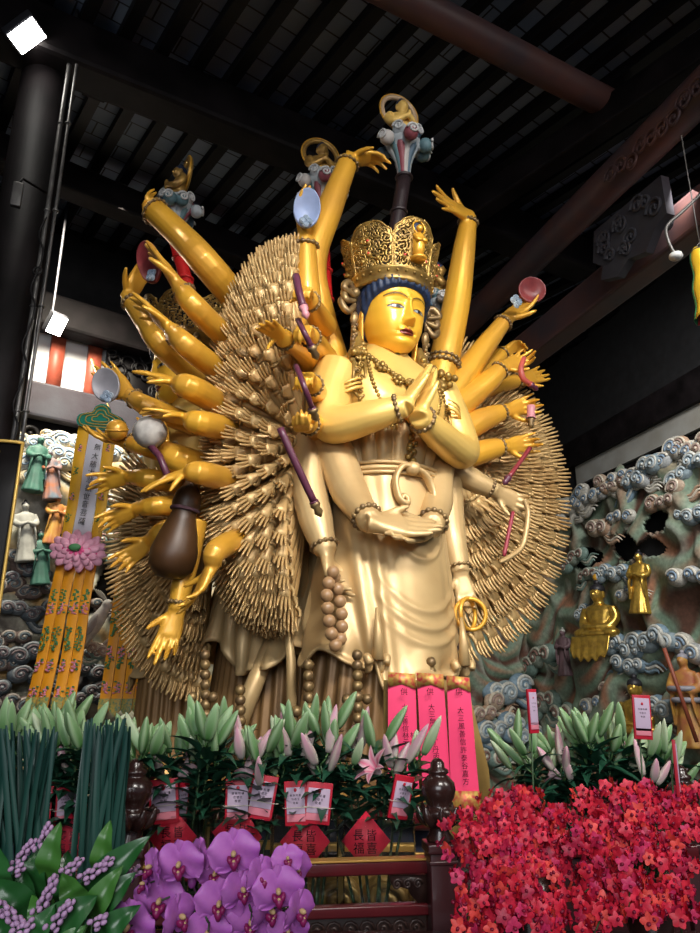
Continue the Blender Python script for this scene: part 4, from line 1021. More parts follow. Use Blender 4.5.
def cloud_scroll_mesh(seed, pal):
    """flat-bellied cloud with ribbed curls and a trailing tail; lies in xz, faces -y, about 1 wide"""
    r3 = random.Random(seed); q = MB(); n = r3.choice((2, 3, 3, 4)); X, Z, N = V((1, 0, 0)), V((0, 0, 1)), V((0, -1, 0))
    for i in range(n):
        c = V(((i-(n-1)/2)*.30 + r3.uniform(-.05, .05), -.02*i, r3.uniform(-.06, .12))); s = r3.uniform(.17, .25); B = Matrix((X, Z*1.0, N)).transposed()
        q.col = pal[i % 2]; q.ell(c, (s*1.15, s*.85, .12), B, 16, 8)
        dirn = X if r3.random() < .5 else -X
        for k, (rr, w_) in enumerate(((.95, .030), (.62, .026))):
            q.col = pal[2 + k % 2]; scroll(q, c + N*(.085 + .02*k), dirn, Z*.8, s*rr, 1.25 if k == 0 else 1.5, w_, 26)
        q.col = pal[2]; q.ball(c + N*.115, .034, 8, 6)
    side = r3.choice((-1, 1)); a = V((side*(n-1)/2*.28, 0, -.05))
    for k in range(3):
        q.col = pal[(k*2) % 4]; q.tube(catmull([a + V((0, .02*k, -.05*k)), a + V((side*.25, .0, -.14-.06*k)), a + V((side*.48, .0, -.05-.07*k)), a + V((side*(.72-.1*k), .02, -.14-.05*k))], 6), [.055, .05, .04, .012], 8, flat=.8)
    return q
def wallM(p, d, n, s, rot=0.0, fl=1):
    R3 = Matrix((d*fl, -n, V((0, 0, 1)))).transposed(); return Matrix.Translation(p) @ R3.to_4x4() @ Matrix.Rotation(rot, 4, 'Y') @ Matrix.Scale(s, 4)
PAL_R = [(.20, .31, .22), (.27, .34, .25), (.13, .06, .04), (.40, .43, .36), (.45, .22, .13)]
CP = [[(.20, .30, .38), (.28, .36, .40), (.66, .66, .60), (.46, .54, .58)], [(.46, .30, .20), (.48, .36, .26), (.68, .60, .48), (.40, .28, .24)],
      [(.20, .30, .26), (.30, .36, .30), (.60, .60, .50), (.28, .16, .13)], [(.52, .50, .44), (.44, .46, .46), (.74, .70, .60), (.26, .36, .48)], [(.50, .38, .20), (.54, .45, .28), (.70, .62, .44), (.3, .38, .44)]]
cmesh = [cloud_scroll_mesh(40+i, CP[i % 5]).mesh('cloud_scroll', M_rel) for i in range(15)]
RT = thing('cloud_relief', 'painted relief of coloured clouds and rocks covering the right rear wall', 'relief', (oR.x, oR.y, 0))
LT = thing('cloud_relief', 'pale painted relief of clouds and rocks covering the left rear wall', 'relief', (oL.x, oL.y, 0))
def tR_(x, y, off=.0): p = on_plane(x, y, oR + nR*off, nR); return (p-oR).dot(dR), p.z, p
def tL_(x, y, off=.0): p = on_plane(x, y, oL + nL*off, nL); return (p-oL).dot(dL), p.z, p
ZR0 = tR_(585, 497)[1]
ztopR = lambda t: ZR0 + .08*math.sin(t*5) + .07*math.sin(t*11+1) + .05*math.sin(t*23)
holesR = [(tR_(x, y)[0], tR_(x, y)[1], a, b) for x, y, a, b in ((640, 548, .33, .20), (600, 560, .34, .16), (676, 522, .28, .15), (668, 548, .26, .12))]
def holeR(t, z, v):
    return any(((t-a)/c)**2 + ((z-b)/e)**2 < 1 + .5*nz(t*5, z*5) for a, b, c, e in holesR)
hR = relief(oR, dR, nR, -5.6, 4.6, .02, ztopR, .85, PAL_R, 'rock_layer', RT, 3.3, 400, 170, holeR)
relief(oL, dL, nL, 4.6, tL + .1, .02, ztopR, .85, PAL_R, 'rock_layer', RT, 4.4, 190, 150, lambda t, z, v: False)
def put_cloud(parent, mesh, p, d, n, s, rot, fl):
    o = bpy.data.objects.new('cloud_scroll', mesh); COL.objects.link(o); o.parent = parent; o.matrix_local = Matrix.Translation(-V(parent['_o'])) @ wallM(p, d, n, s, rot, fl)
rc = random.Random(77); placed = []
def scatter(parent, tf, d, n, spots, off, cpick):
    for x, y, px_, ci in spots:
        if tf is tR_ and y > 515 and rc.random() < .30: continue
        (wf, wd, wn) = (tL_, dL, nL) if tf is tR_ and x < 538 else (tf, d, n); p = wf(x, y, off)[2]; s = px_*(p - V((0, 0, EYE))).length/742*1.5
        put_cloud(parent, cmesh[ci % 15], p, wd, wn, s, rc.uniform(-.3, .3), rc.choice((-1, 1)))
RS = []
for i, x in enumerate(range(560, 712, 11)):    # the crest of pale clouds
    y = 497 - (x-585)*.48; RS += [(x + rc.uniform(-4, 4), y + rc.uniform(-2, 8), rc.uniform(24, 34), rc.choice((3, 8, 13, 1, 3, 0)))]
for x, y, w_, ci in ((600, 530, 30, 6), (575, 540, 30, 11), (622, 518, 26, 8), (645, 520, 30, 3), (668, 500, 30, 1), (660, 530, 30, 10), (690, 470, 34, 10), (692, 515, 30, 5),
    (575, 560, 26, 7), (590, 575, 22, 7), (612, 574, 28, 0), (676, 562, 40, 0), (692, 578, 34, 8), (670, 588, 40, 5), (690, 605, 44, 4), (668, 622, 40, 9), (645, 625, 34, 0), (655, 642, 40, 10),
    (625, 648, 34, 0), (600, 668, 36, 12), (632, 665, 30, 5), (534, 625, 30, 7), (505, 690, 40, 5), (485, 675, 34, 0), (480, 712, 34, 1), (500, 728, 34, 10), (520, 735, 34, 5),
    (540, 660, 36, 7), (600, 706, 30, 8), (612, 690, 26, 6), (655, 712, 36, 0), (670, 690, 30, 2), (690, 650, 36, 3), (695, 700, 34, 12), (676, 735, 36, 2), (565, 715, 34, 2), (545, 705, 34, 7), (590, 612, 24, 0), (696, 545, 36, 10),
    (630, 592, 22, 8), (582, 604, 26, 7), (470, 740, 36, 5), (488, 760, 36, 2), (460, 690, 36, 0)): RS.append((x, y, w_, ci))
scatter(RT, tR_, dR, nR, RS, .26, None)
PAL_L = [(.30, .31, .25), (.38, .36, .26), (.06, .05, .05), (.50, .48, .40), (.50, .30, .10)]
PAL_L2 = PAL_L
ZL0 = tL_(90, 432)[1]
ztopL = lambda t: ZL0 + .05*math.sin(t*6) + .03*math.sin(t*17)
zmid = tL_(80, 560)[1]
_pal = lambda z: PAL_L
def holeL(t, z, v): return nz(t*2.2, z*1.4, 2) > .38 and z < zmid
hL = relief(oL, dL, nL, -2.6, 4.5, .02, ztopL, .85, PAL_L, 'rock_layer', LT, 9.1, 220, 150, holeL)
DK = [[(.05, .07, .09), (.08, .10, .12), (.22, .24, .26), (.12, .09, .10)], [(.12, .08, .07), (.14, .10, .09), (.30, .27, .24), (.08, .11, .13)]]
dmesh = [cloud_scroll_mesh(90+i, DK[i % 2]).mesh('cloud_scroll', M_rel) for i in range(6)]
LS = []
for i, x in enumerate(range(28, 150, 12)): LS.append((x, 440 + (x-40)*.06 + rc.uniform(-3, 6), rc.uniform(22, 32), rc.choice((3, 13, 4, 9, 8))))
for i, x in enumerate(range(24, 150, 15)): LS.append((x, 462 + rc.uniform(-8, 8), rc.uniform(24, 32), rc.choice((4, 13, 9, 8, 2))))
for x, y, w_, ci in ((118, 500, 30, 2), (128, 520, 28, 12), (115, 540, 28, 7), (130, 480, 30, 2), (105, 560, 30, 2), (20, 480, 28, 9)): LS.append((x, y, w_, ci))
scatter(LT, tL_, dL, nL, LS, .24, None)
for x, y, w_ in ((12, 560, 34), (28, 575, 30), (6, 590, 34), (40, 592, 26), (18, 612, 30), (8, 640, 30), (26, 655, 34), (5, 668, 30), (20, 680, 36), (10, 705, 34), (95, 655, 26), (90, 672, 30), (100, 690, 26), (50, 610, 26), (46, 700, 26), (90, 700, 26), (85, 605, 24)):
    p = tL_(x, y, .22)[2]; put_cloud(LT, dmesh[rc.randrange(6)], p, dL, nL, w_*(p-V((0, 0, EYE))).length/742*1.35, rc.uniform(-.3, .3), rc.choice((-1, 1)))
# ------------------------------------------------ figures of the reliefs
M_gilt = mat('bright_gilt', (.68, .44, .08), .30, metal=.75, col2=(.40, .24, .05), vscale=16)
M_black = mat('black_hair_paint', (.015, .014, .018), .5)
def robed(q, stand=True, s=1):
    """robed figure, feet at z = 0, facing -y, height 1"""
    NT = 40; R = []
    prof = [(0, .17, .13, -.02), (.02, .175, .135, -.02), (.2, .14, .115, -.01), (.4, .125, .10, 0), (.55, .115, .085, 0), (.66, .13, .085, 0), (.75, .145, .08, .01), (.80, .13, .07, .015), (.825, .05, .045, .015), (.87, .042, .042, .01)]
    zz = np.linspace(0, .87, 40)
    for z in zz:
        a, b, o = [np.interp(z, [p[0] for p in prof], [p[k] for p in prof]) for k in (1, 2, 3)]; fo = 1 + .07*max(0, 1-z/.5)*math.sin(0)
        R.append([V((a*math.cos(t)*(1 + .06*max(0, 1-z/.55)*math.sin(t*9)), o + b*math.sin(t)*(1 + .06*max(0, 1-z/.55)*math.sin(t*9)), z)) for t in [2*PI*k/NT for k in range(NT)]])
    q.rings(R); q.ell((0, 0, .92), (.058, .066, .078)); q.ell((0, -.066, .915), (.011, .014, .018))
    for sx in (-1, 1):
        q.tube(catmull([(sx*.13, .01, .78), (sx*.165, -.01, .66), (sx*.12, -.10, .60), (sx*.03, -.15, .62)], 5), [.045, .05, .048, .028], 10)
        q.tube(catmull([(sx*.10, -.10, .60), (sx*.12, -.11, .48), (sx*.13, -.09, .34), (sx*.15, -.07, .22)], 5), [.035, .04, .03, .012], 8, flat=.5)
    q.ell((0, -.15, .63), (.035, .025, .03)); return q
RB = remesh(robed(MB()), .012, 2)
def hairtop(q, z, r, knot=True): q.ell((0, .012, z), (r, r*1.08, r*.8)); (q.ball((0, .015, z + r*.95), r*.42) if knot else None)
def relief_fig(x, y, off, s, wallt, kind, label, m, hm, lean=0, cat='figurine', name='gilt_figurine', extra=None, yaw=0):
    tf, d, n = (tR_, dR, nR) if wallt == 'R' else (tL_, dL, nL)
    p = tf(x, y, off)[2]; t_ = thing(name, label, cat, p)
    fc = (n + d*yaw + V((0, -.5, 0))).normalized(); M = facing(p, fc, s, 0) @ Matrix.Rotation(lean, 4, 'Y')
    b = part(put(RB if kind == 'stand' else SB, M), 'figure', m, t_)
    q = MB(); (hairtop(q, .955, .062) if kind == 'stand' else hairtop(q, .845, .128)); part(put(q, M), 'hair', hm, b)
    if extra: extra(t_, M)
    return t_
def drape(t_, M):
    q = MB()
    def f(u, v): x = (u*2-1)*.36; return V((x, -.30 - .10*v - .05*math.cos(x*4), .05 - .42*v*(1 - .14*math.cos(u*PI*5)**2 - .3*abs(u*2-1)**3)))
    q.grid(f, 40, 10); o = part(put(q, M), 'robe_hem', M_gilt, t_); o.modifiers.new('s', 'SOLIDIFY').thickness = .02
    q = MB(); q.ball((0, .03, 1.06), .07); part(put(q, M), 'topknot_jewel', M_gold, t_)
relief_fig(602, 640, .36, .80, 'R', 'sit', 'gilded seated figure cross legged on clouds, middle of right relief', M_gilt, M_black, extra=drape)
relief_fig(641, 614, .34, .78, 'R', 'stand', 'gilded standing figure with folded hands, highest on the right relief', M_gilt, M_black, lean=.08)
relief_fig(640, 736, .36, .72, 'R', 'sit', 'gilded seated figure behind the white tag on the right relief', M_gilt, M_black)
M_plum = mat('plum_robe', (.13, .075, .085), .6, var=.4); M_pale = mat('pale_plaster', (.42, .42, .38), .6, var=.4); M_greenr = mat('green_robe', (.05, .16, .12), .6, var=.4)
relief_fig(566, 676, .46, .66, 'R', 'stand', 'bald old monk in plum robe on the right relief beside the fan', M_plum, M_pale, name='monk_figurine')
def drumx(t_, M):
    q = MB(); q.tube([(-.05, -.24, .5), (.0, -.24, .35), (.05, -.24, .25)], [.10, .13, .10], 14); part(put(q, M), 'drum', M_pale, t_)
relief_fig(529, 712, .30, .55, 'R', 'sit', 'pale armoured sitting figure low on relief behind the narrow tag', M_pale, M_greenr, name='painted_figurine', extra=drumx)
M_rob = mat('multicolour_robe', (.35, .12, .05), .6, col2=(.08, .16, .22), vscale=9); M_ochre = mat('ochre_robe', (.5, .28, .05), .5, col2=(.35, .10, .05), vscale=7)
def spear(t_, M):
    q = MB(); a, b = P(664, 648, t_.location.y-.35), P(697, 742, t_.location.y-.35); q.tube([a, (a+b)/2, b], .022, 10); part(q, 'shaft', mat('brown_red_shaft', (.25, .06, .03), .5), t_)
    q = MB(); dd = (a-b).normalized(); q.lathe([(.02, 0), (.04, .05), (.03, .1), (.004, .2)], a, 8, frame_z(dd)); part(q, 'spearhead', M_pale, t_)
    q = MB(); q.torus((0, -.02, .62), .16, .03, None, 24, 8); q.torus((0, -.02, .5), .14, .03, None, 24, 8); part(put(q, M), 'armour_band', M_greym, t_)
relief_fig(694, 748, .40, 1.0, 'R', 'stand', 'painted warrior with long slanting spear at the right edge', M_ochre, M_greym, name='warrior_figurine', extra=spear)
for (x, y, s, lab, m_, h_) in ((32, 492, .62, 'green robed figure with pale hat, topmost of the left relief crowd', M_greenr, M_greym), (52, 500, .55, 'rust robed figure beside the orange banner on left relief', M_rob, M_pale),
        (26, 562, .62, 'pale robed figure with upswept headdress beside the black plaque', M_pale, M_black), (50, 545, .55, 'small ochre sleeved figure near the pink lotus on left relief', M_ochre, M_greym), (40, 585, .55, 'bowed dark green figure lowest in the left relief crowd', M_greenr, M_black)):
    relief_fig(x, y, .34, s, 'L', 'stand', lab, m_, h_, lean=rc.uniform(-.2, .2), name='painted_figurine', yaw=.3)
# white cockatoo on its cloud
p = P(97, 622, 6.0); t_ = thing('cockatoo_figurine', 'white cockatoo perched between the two orange banners', 'bird', p)
BM = Matrix.Translation(p) @ Matrix.Scale(.62, 4) @ Matrix.Translation(-p)
q = MB(); q.M = BM; X = V((1, 0, .35)).normalized()
q.tube(catmull([p + V((-.16, .02, -.34)), p + V((-.10, 0, -.18)), p + V((-.02, 0, -.02)), p + V((.06, 0, .12)), p + V((.10, 0, .2))], 6), [.02, .06, .10, .10, .075, .065], 14); q.ball(p + V((.12, 0, .23)), .075, 14, 10)
qq = remesh(q, .008, 2); part(qq, 'body', mat('white_plumage', (.66, .65, .62), .7, var=.3, vscale=20), t_)
q = MB(); q.M = BM
for k in range(4): q.tube(catmull([p + V((.10, 0, .28)), p + V((.05-.02*k, 0, .36)), p + V((.0-.03*k, 0, .42+.01*k))], 4), [.02, .018, .006], 6)
part(q, 'crest', M_pale, t_)
q = MB(); q.M = BM; q.tube(catmull([p + V((.18, 0, .24)), p + V((.22, 0, .22)), p + V((.215, 0, .17))], 4), [.03, .022, .006], 8); part(q, 'beak', mat('dull_red_beak', (.35, .10, .08), .5), t_)
q = MB(); q.M = BM; q.ell(p + V((-.04, -.08, -.04)), (.06, .03, .16), Matrix.Rotation(.45, 3, 'Y')); part(q, 'wing', mat('grey_wing', (.30, .29, .29), .7), t_)
for k, (dx, dz) in enumerate(((.06, -.26), (.12, -.32))): put_cloud(LT, cmesh[1+k], p + V((dx-.05, .08, dz*.8)), V((1, 0, 0)), V((0, -1, 0)), .32, .1, 1)
# ================================================================== hanging banners and paper strips
M_orange = mat('orange_silk', (.95, .38, .008), .55, var=.18, vscale=3)
M_oyel = mat('yellow_orange_silk', (.88, .46, .02), .55, var=.15)
M_wsilk = mat('white_silk', (.66, .64, .72), .6)
M_ink = mat('black_ink', (.008, .008, .010), .8, spec=.0)
M_grn = mat('embroidery_green', (.06, .22, .08), .6); M_pnk = mat('embroidery_pink', (.75, .25, .35), .6); M_hem = mat('embroidered_hem', (.55, .36, .06), .5, col2=(.12, .25, .12), vscale=60, detail=1)
M_teal = mat('teal_satin', (.01, .22, .15), .4, coat=.3); M_gthr = mat('gold_thread', (.65, .42, .10), .4, metal=.4)
def strip_sheet(q, tl, tr, bl, br, th=.012, nv=10, pointed=0.0, sag=.01):
    n = (tr-tl).cross(bl-tl).normalized()
    if n.y > 0: n = -n
    def f(u, v):
        a = tl.lerp(tr, u); b = bl.lerp(br, u); p = a.lerp(b, v)
        if v == 1 and pointed: p = p + (b-a).normalized()*pointed*(1-abs(u*2-1))
        return p + n*(sag*math.sin(v*7) + .006*math.sin(u*PI))
    q.grid(f, 4, nv); q.grid(lambda u, v: f(1-u, v) - n*th, 4, nv)
    for u in (0, 1): q.grid(lambda a, v, u=u: f(u, v) - n*th*(a if u else 1-a), 1, nv)
    return n
def sprig(q, c, R, U, s, seed, hue):
    r3 = random.Random(seed)
    N = R.cross(U).normalized(); N = -N if N.y > 0 else N; c = c + N*.018
    q.mi = 1 if hue else 2
    q.prism([c + R*(-.05*s) - U*.5*s, c + R*(.05*s) - U*.5*s, c + R*.04*s + U*.5*s, c - R*.04*s + U*.5*s], N*.002)
    for k in range(9):
        q.mi = 1 if (k % 3 or hue) else 2; a = c + R*(r3.uniform(-.32, .32)*s) + U*((k/8-.5)*s); q.ell(a, (.15*s, .003, .075*s), None, 7, 4)
    if hue == 0:
        q.mi = 2
        for k in range(4): q.ell(c + R*(r3.uniform(-.25, .25)*s) + U*((.2 - k*.2)*s), (.13*s, .004, .10*s), None, 7, 4)
    q.mi = 0
YB = 5.5
b = thing('temple_banner', 'long orange embroidered banner with white lettered strip and pink lotus', 'banner', P(60, 712, YB))
def PB(x, y, o=0.0): return P(x, y, YB - o)
for (a0, a1, b0, b1), m, nm in (((79, 90.5, 61, 70.5), M_oyel, 'side_strip'), ((106, 118, 91, 101), M_oyel, 'side_strip'), ((91, 105.5, 71.5, 90), M_wsilk, 'lettered_strip')):
    q = MB(); tl, tr, bl, br = PB(a0, 424), PB(a1, 424), PB(b0, 540), PB(b1, 540); strip_sheet(q, tl, tr, bl, br)
    if m is M_oyel:
        for k, t in enumerate((.22, .42, .64, .82)): sprig(q, tl.lerp(bl, t).lerp(tr.lerp(br, t), .5), V((1, 0, 0)), V((.12, 0, 1)).normalized(), .06, k, k % 2)
    o = part(q, nm, [m, M_grn, M_pnk], b)
    if m is M_wsilk:
        q = MB()
        for ch, x, y in (('大', 95, 456), ('慈', 93, 464), ('大', 91, 472), ('悲', 89.9, 479.5), ('觀', 88.6, 488), ('世', 86.6, 496), ('音', 85, 504), ('菩', 83.5, 512.5), ('薩', 81.8, 521), ('無', 97.6, 447)):
            write(q, ch, PB(x, y, .035), V((.98, 0, -.12)), V((.12, 0, .99)), .060)
        part(q, 'lettering', M_ink, o)
for k in range(4):
    t0, t1 = k/4 + .008, (k+1)/4 - .008
    if k < 2: t1 -= 0; 
    q = MB(); xs = lambda t, A, B: A + (B-A)*t
    gap = (1.5 if k >= 2 else -1.5)
    tl, tr, bl, br = PB(xs(t0, 57, 97), 562, -.01), PB(xs(t1, 57, 97), 562, -.01), PB(xs(t0, 26, 73)+gap, 708, -.01), PB(xs(t1, 26, 73)+gap, 708, -.01)
    strip_sheet(q, tl, tr, bl, br, pointed=.05)
    for j, t in enumerate((.24, .33, .50, .58, .72, .90)): sprig(q, tl.lerp(bl, t).lerp(tr.lerp(br, t), .5), V((1, 0, 0)), V((.16, 0, 1)).normalized(), .085, j+k*7, (1, 0, 1, 1, 0, 0)[j])
    q.mi = 3; h0, h1 = tl.lerp(bl, .93), tr.lerp(br, .93); strip_sheet(q, h0 - V((0, .02, 0)), h1 - V((0, .02, 0)), bl - V((0, .02, 0)), br - V((0, .02, 0)), th=.006, nv=2, pointed=.05, sag=0); q.mi = 0
    part(q, 'tail_strip', [M_orange, M_grn, M_pnk, M_hem], b)
# teal cloud-head top
q = MB(); c = PB(100.5, 419, .05); Wd = 23*YB/640
ol = [(76.4, 420), (79, 414.5), (86, 412.5), (92, 411.5), (95.5, 406.5), (101.5, 404), (108, 406), (110.5, 412), (116, 415), (123, 419), (124.5, 424.5), (120, 428), (112, 429.5), (98.5, 429), (85, 427), (78, 424.5)]
pts = catmull([PB(x, y, .05) for x, y in ol + ol[:1]], 4)[:-1]
q.prism(pts, V((0, .05, 0))); o = part(q, 'cloud_head', M_teal, b, auto=40)
q = MB()
for k in (0, 1, 2): q.tube([c + V(((p-c).x*(.88-.26*k), -.006, (p-c).z*(.84-.26*k))) for p in pts[::2] + pts[:1]], .0055, 6)
part(q, 'gold_stitching', M_gthr, o)
# pink lotus badge
q = MB(); c = PB(78, 551, .06); sx = 25*YB/660; M_lot = mat('pink_lotus_silk', (1, 1, 1), .55, attr='paint')
tl_ = Matrix.Rotation(R_(9), 3, 'Y')
for ring, (rx, rz_, n, w_) in enumerate(((1.0, .62, 14, .30), (.72, .46, 11, .26), (.46, .30, 9, .20))):
    for k in range(n):
        a = 2*PI*(k + .5*ring)/n; e = c + tl_ @ V((math.cos(a)*rx*sx*.80, -.02*ring, math.sin(a)*rz_*sx*.80)); B = tl_ @ Matrix.Rotation(-a, 3, 'Y')
        q.col = (.80, .38, .52); q.ell(e, (sx*w_*1.1, .018, sx*w_*.62), B, 10, 6)
        q.col = (.78, .09, .28); q.ell(e + V((0, -.008, 0)) - B @ V((sx*w_*.5, 0, 0)), (sx*w_*.55, .016, sx*w_*.34), B, 8, 5)
o = part(q, 'lotus', M_lot, b); q = MB(); q.ell(c + V((0, -.075, sx*.08)), (sx*.24, .02, sx*.14)); part(q, 'lotus_heart', M_grn, o)
q = MB(); q.tube([PB(99, 414), PB(99, 400) + V((0, .3, 0)), V((PB(99, 400).x - .35, YB+.6, 4.6))], .008, 6); part(q, 'hanging_cord', M_gthr, b)
b = thing('temple_banner', 'shorter orange banner of four embroidered tails half behind the left fan', 'banner', P(120, 712, 5.65))
for k in range(4):
    t0, t1 = k/4 + .008, (k+1)/4 - .008; q = MB(); Pq = lambda x, y: P(x, y, 5.65)
    tl, tr, bl, br = Pq(126 + 38*t0, 500), Pq(126 + 38*t1, 500), Pq(98 + 46*t0, 710), Pq(98 + 46*t1, 710); strip_sheet(q, tl, tr, bl, br, pointed=.05)
    for j, t in enumerate((.46, .58, .64, .74, .79, .90)): sprig(q, tl.lerp(bl, t).lerp(tr.lerp(br, t), .5), V((1, 0, 0)), V((.12, 0, 1)).normalized(), .085, j+k*5+90, (1, 1, 1, 0, 1, 0)[j])
    q.mi = 3; h0, h1 = tl.lerp(bl, .95), tr.lerp(br, .95); strip_sheet(q, h0 - V((0, .02, 0)), h1 - V((0, .02, 0)), bl - V((0, .02, 0)), br - V((0, .02, 0)), th=.006, nv=2, pointed=.05, sag=0); q.mi = 0
    part(q, 'tail_strip', [M_orange, M_grn, M_pnk, M_hem], b)
q = MB(); q.tube([P(124, 500, 5.65), P(166, 500, 5.65)], .02, 10); q.tube([P(145, 500, 5.65), V((P(145, 500, 5.65).x, 5.75, 4.5))], .01, 6); part(q, 'hanging_rod', M_gthr, b)
# black lacquer plaque with gilt edge at the far left
c = P(-8, 500, 4.36); t_ = thing('lacquer_plaque', 'black lacquered plaque with gilt border at the far left edge', 'plaque', (c.x, c.y, 0))
xr = P(20, 448, 4.36).x; zt = P(16, 443, 4.36).z; q = MB()
def plq(u, v): a = (u-.5)*1.1; return V((xr-.20 + .235*math.sin(a)*1.75, 4.36 + .20 - .24*math.cos(a*1.2), .005 + (zt-.005)*v))
q.grid(plq, 12, 8); o = part(q, 'board', M_rafter, t_); sd = o.modifiers.new('s', 'SOLIDIFY'); sd.thickness = .03; sd.offset = -1
q = MB(); ed = [plq(1, v) for v in np.linspace(0, 1, 8)] + [plq(u, 1) for u in np.linspace(1, 0, 8)] + [plq(0, v) for v in np.linspace(1, 0, 8)]; q.tube([p - V((0, .012, 0)) for p in ed], .012, 6); part(q, 'gilt_border', M_gthr, t_)
q = MB(); 
for k in range(9): write(q, '德', V((xr-.20, 4.27, zt-.18-.36*k)), V((1, 0, 0)), V((0, 0, 1)), .26)
part(q, 'gilt_lettering', M_gthr, t_)
# pink paper strips on a wooden stand
YS = 3.3; PS = lambda x, y, o=0.0: P(x, y, YS - o)
M_pp = mat('bright_pink_paper', (.88, .045, .16), .6); M_broc = mat('gold_red_brocade', (.66, .46, .10), .45, metal=.3, col2=(.62, .05, .06), vscale=55, detail=1); M_standw = mat('golden_wood', (.32, .20, .06), .45, var=.3)
t_ = thing('paper_stand', 'slanted golden wooden stand behind the three pink paper strips', 'stand', PS(440, 815)*1.0)
q = MB(); q.prism([PS(384, 680, -.05), PS(466, 680, -.05), PS(489, 770, -.05), PS(492, 818, -.05), PS(384, 818, -.05)], V((0, .05, 0))); part(q, 'board', M_standw, t_)
q = MB(); q.prism([PS(380, 812, .06), PS(496, 812, .06), PS(496, 826, .06), PS(380, 826, .06)], V((0, .2, 0))); part(q, 'foot', M_standw, t_)
rows = [((388, 415, 388, 420), 672, '供大三善信林云泰嘉方', 404, 407, 'leftmost of the three pink paper strips, partly behind the lilies'), ((416.5, 443, 424, 453), 672.5, '供大三無善信丁丹丙泉', 430, 437, 'middle of the three pink paper strips behind the dark finial'),
        ((446.5, 469, 452, 481), 675.5, '供大三風善信許泰谷嘉方', 459, 466, 'rightmost of the three pink paper strips beside the red orchids')]
for k, ((a0, a1, b0, b1), yt, tx, x0, x1, lab) in enumerate(rows):
    s_ = thing('pink_paper_strip', lab, 'paper strip', PS(b0, 800), 'pink paper strips'); q = MB(); tl, tr, bl, br = PS(a0, yt, .01*k), PS(a1, yt+2, .01*k), PS(b0, 812, .01*k), PS(b1, 812, .01*k)
    strip_sheet(q, tl, tr, bl, br, th=.004, sag=.004); part(q, 'paper', M_pp, s_)
    q = MB(); off = V((0, -.012, 0)); l2, r2_ = tl.lerp(bl, .115), tr.lerp(br, .115); mid_ = tl.lerp(tr, .5).lerp(bl.lerp(br, .5), .085)
    q.prism([tl + off, l2 + off, mid_ + off, r2_ + off, tr + off], V((0, .004, 0))); part(q, 'brocade_top', M_broc, s_)
    q = MB(); l3, r3_ = tl.lerp(bl, .85), tr.lerp(br, .85); q.prism([l3 + off, bl + off, br + off, r3_ + off], V((0, .004, 0))); part(q, 'brocade_foot', M_broc, s_)
    q = MB(); n = len(tx)
    for j, ch in enumerate(tx):
        t = 0 if j == 0 else .12 + .88*j/(n-1); write(q, ch, PS(x0 + (x1-x0)*t, 691.5 + t*(72 if k < 2 else 90), .045), V((1, 0, -.03)), V((.03, 0, 1)), .029 if j else .033)
    part(q, 'lettering', M_ink, s_)
    for col in ((('林', 413, 735), ('云', 413.5, 743)), (('弟', 394, 735), ('子', 394, 743))) if k == 0 else ():
        q = MB()
        for ch, x, y in col: write(q, ch, PS(x, y, .045), V((1, 0, 0)), V((0, 0, 1)), .026)
        part(q, 'side_lettering', M_ink, s_)
# ================================================================== altar rail
M_lacq = mat('red_lacquer', (.11, .010, .014), .28, coat=.4, var=.3); M_lacqd = mat('dark_red_wood', (.045, .010, .012), .35, coat=.3); M_line = mat('gilt_line', (.55, .30, .07), .4, metal=.4)
M_carv = mat('carved_dark_wood', (.06, .028, .022), .4, var=.5); M_fin = mat('glossy_brown_wood', (.030, .012, .010), .25, coat=.35); M_navy = mat('navy_cloth', (.012, .02, .05), .7)
RA = thing('altar_rail', 'red lacquered altar railing with lotus finials on dark posts', 'railing', (.3, 2.38, 0))
rA, rB = P(100, 868, 2.28), P(428, 859.5, 2.40); rd = rB - rA; rd.z = 0; rd.normalize(); rn = V((rd.y, -rd.x, 0)); Rr = rz(rd); zr = (rA.z + rB.z)/2
def rbox(name, x0, x1, y0, y1, dep, m, off=0.0, bev=.006):     # a bar of the rail between pixel edges, as seen at x1
    a = rA - rn*0; k = lambda x: (on_plane(x, y0, rA, rn) - rA).dot(rd); z1, z0 = on_plane(400, y0, rA, rn).z, on_plane(400, y1, rA, rn).z
    q = MB(); q.bbox(V((0, 0, 0)) + V((rA.x, rA.y, 0)) + rd*((k(x0)+k(x1))/2) + V((0, 0, (z0+z1)/2)) - rn*(dep + off), ((k(x1)-k(x0))/2, dep, (z1-z0)/2), bev, Rr); return part(q, name, m, RA)
rbox('rail', 60, 430, 861, 875, .022, M_lacq); rbox('gilt_line', 60, 430, 859, 861, .024, M_line, -.003, .001)
rbox('rail', 60, 430, 905, 917, .020, M_lacq); rbox('rail', 60, 430, 965, 980, .02, M_lacq)
# fretwork panel under the second rail
q = MB(); base_ = V((rA.x, rA.y, 0)); z1 = on_plane(400, 918, rA, rn).z; k0 = (on_plane(255, 918, rA, rn)-rA).dot(rd); k1 = (on_plane(428, 918, rA, rn)-rA).dot(rd); r3 = random.Random(4)
q.bbox(base_ + rd*((k0+k1)/2) + V((0, 0, z1-.075)) - rn*.03, ((k1-k0)/2, .006, .075), .002, Rr)
t = k0 + .03
while t < k1:
    scroll(q, base_ + rd*t + V((0, 0, z1-.032)) - rn*.02, rd, V((0, 0, 1)), .024, 1.6, .005, 16); scroll(q, base_ + rd*(t+.024) + V((0, 0, z1-.085)) - rn*.02, -rd, V((0, 0, 1)), .028, 1.6, .006, 16); t += .05
part(q, 'fretwork_panel', M_carv, RA)
q = MB(); kb = (on_plane(428, 880, rA, rn)-rA).dot(rd); za, zb = on_plane(428, 876, rA, rn).z, on_plane(428, 904, rA, rn).z
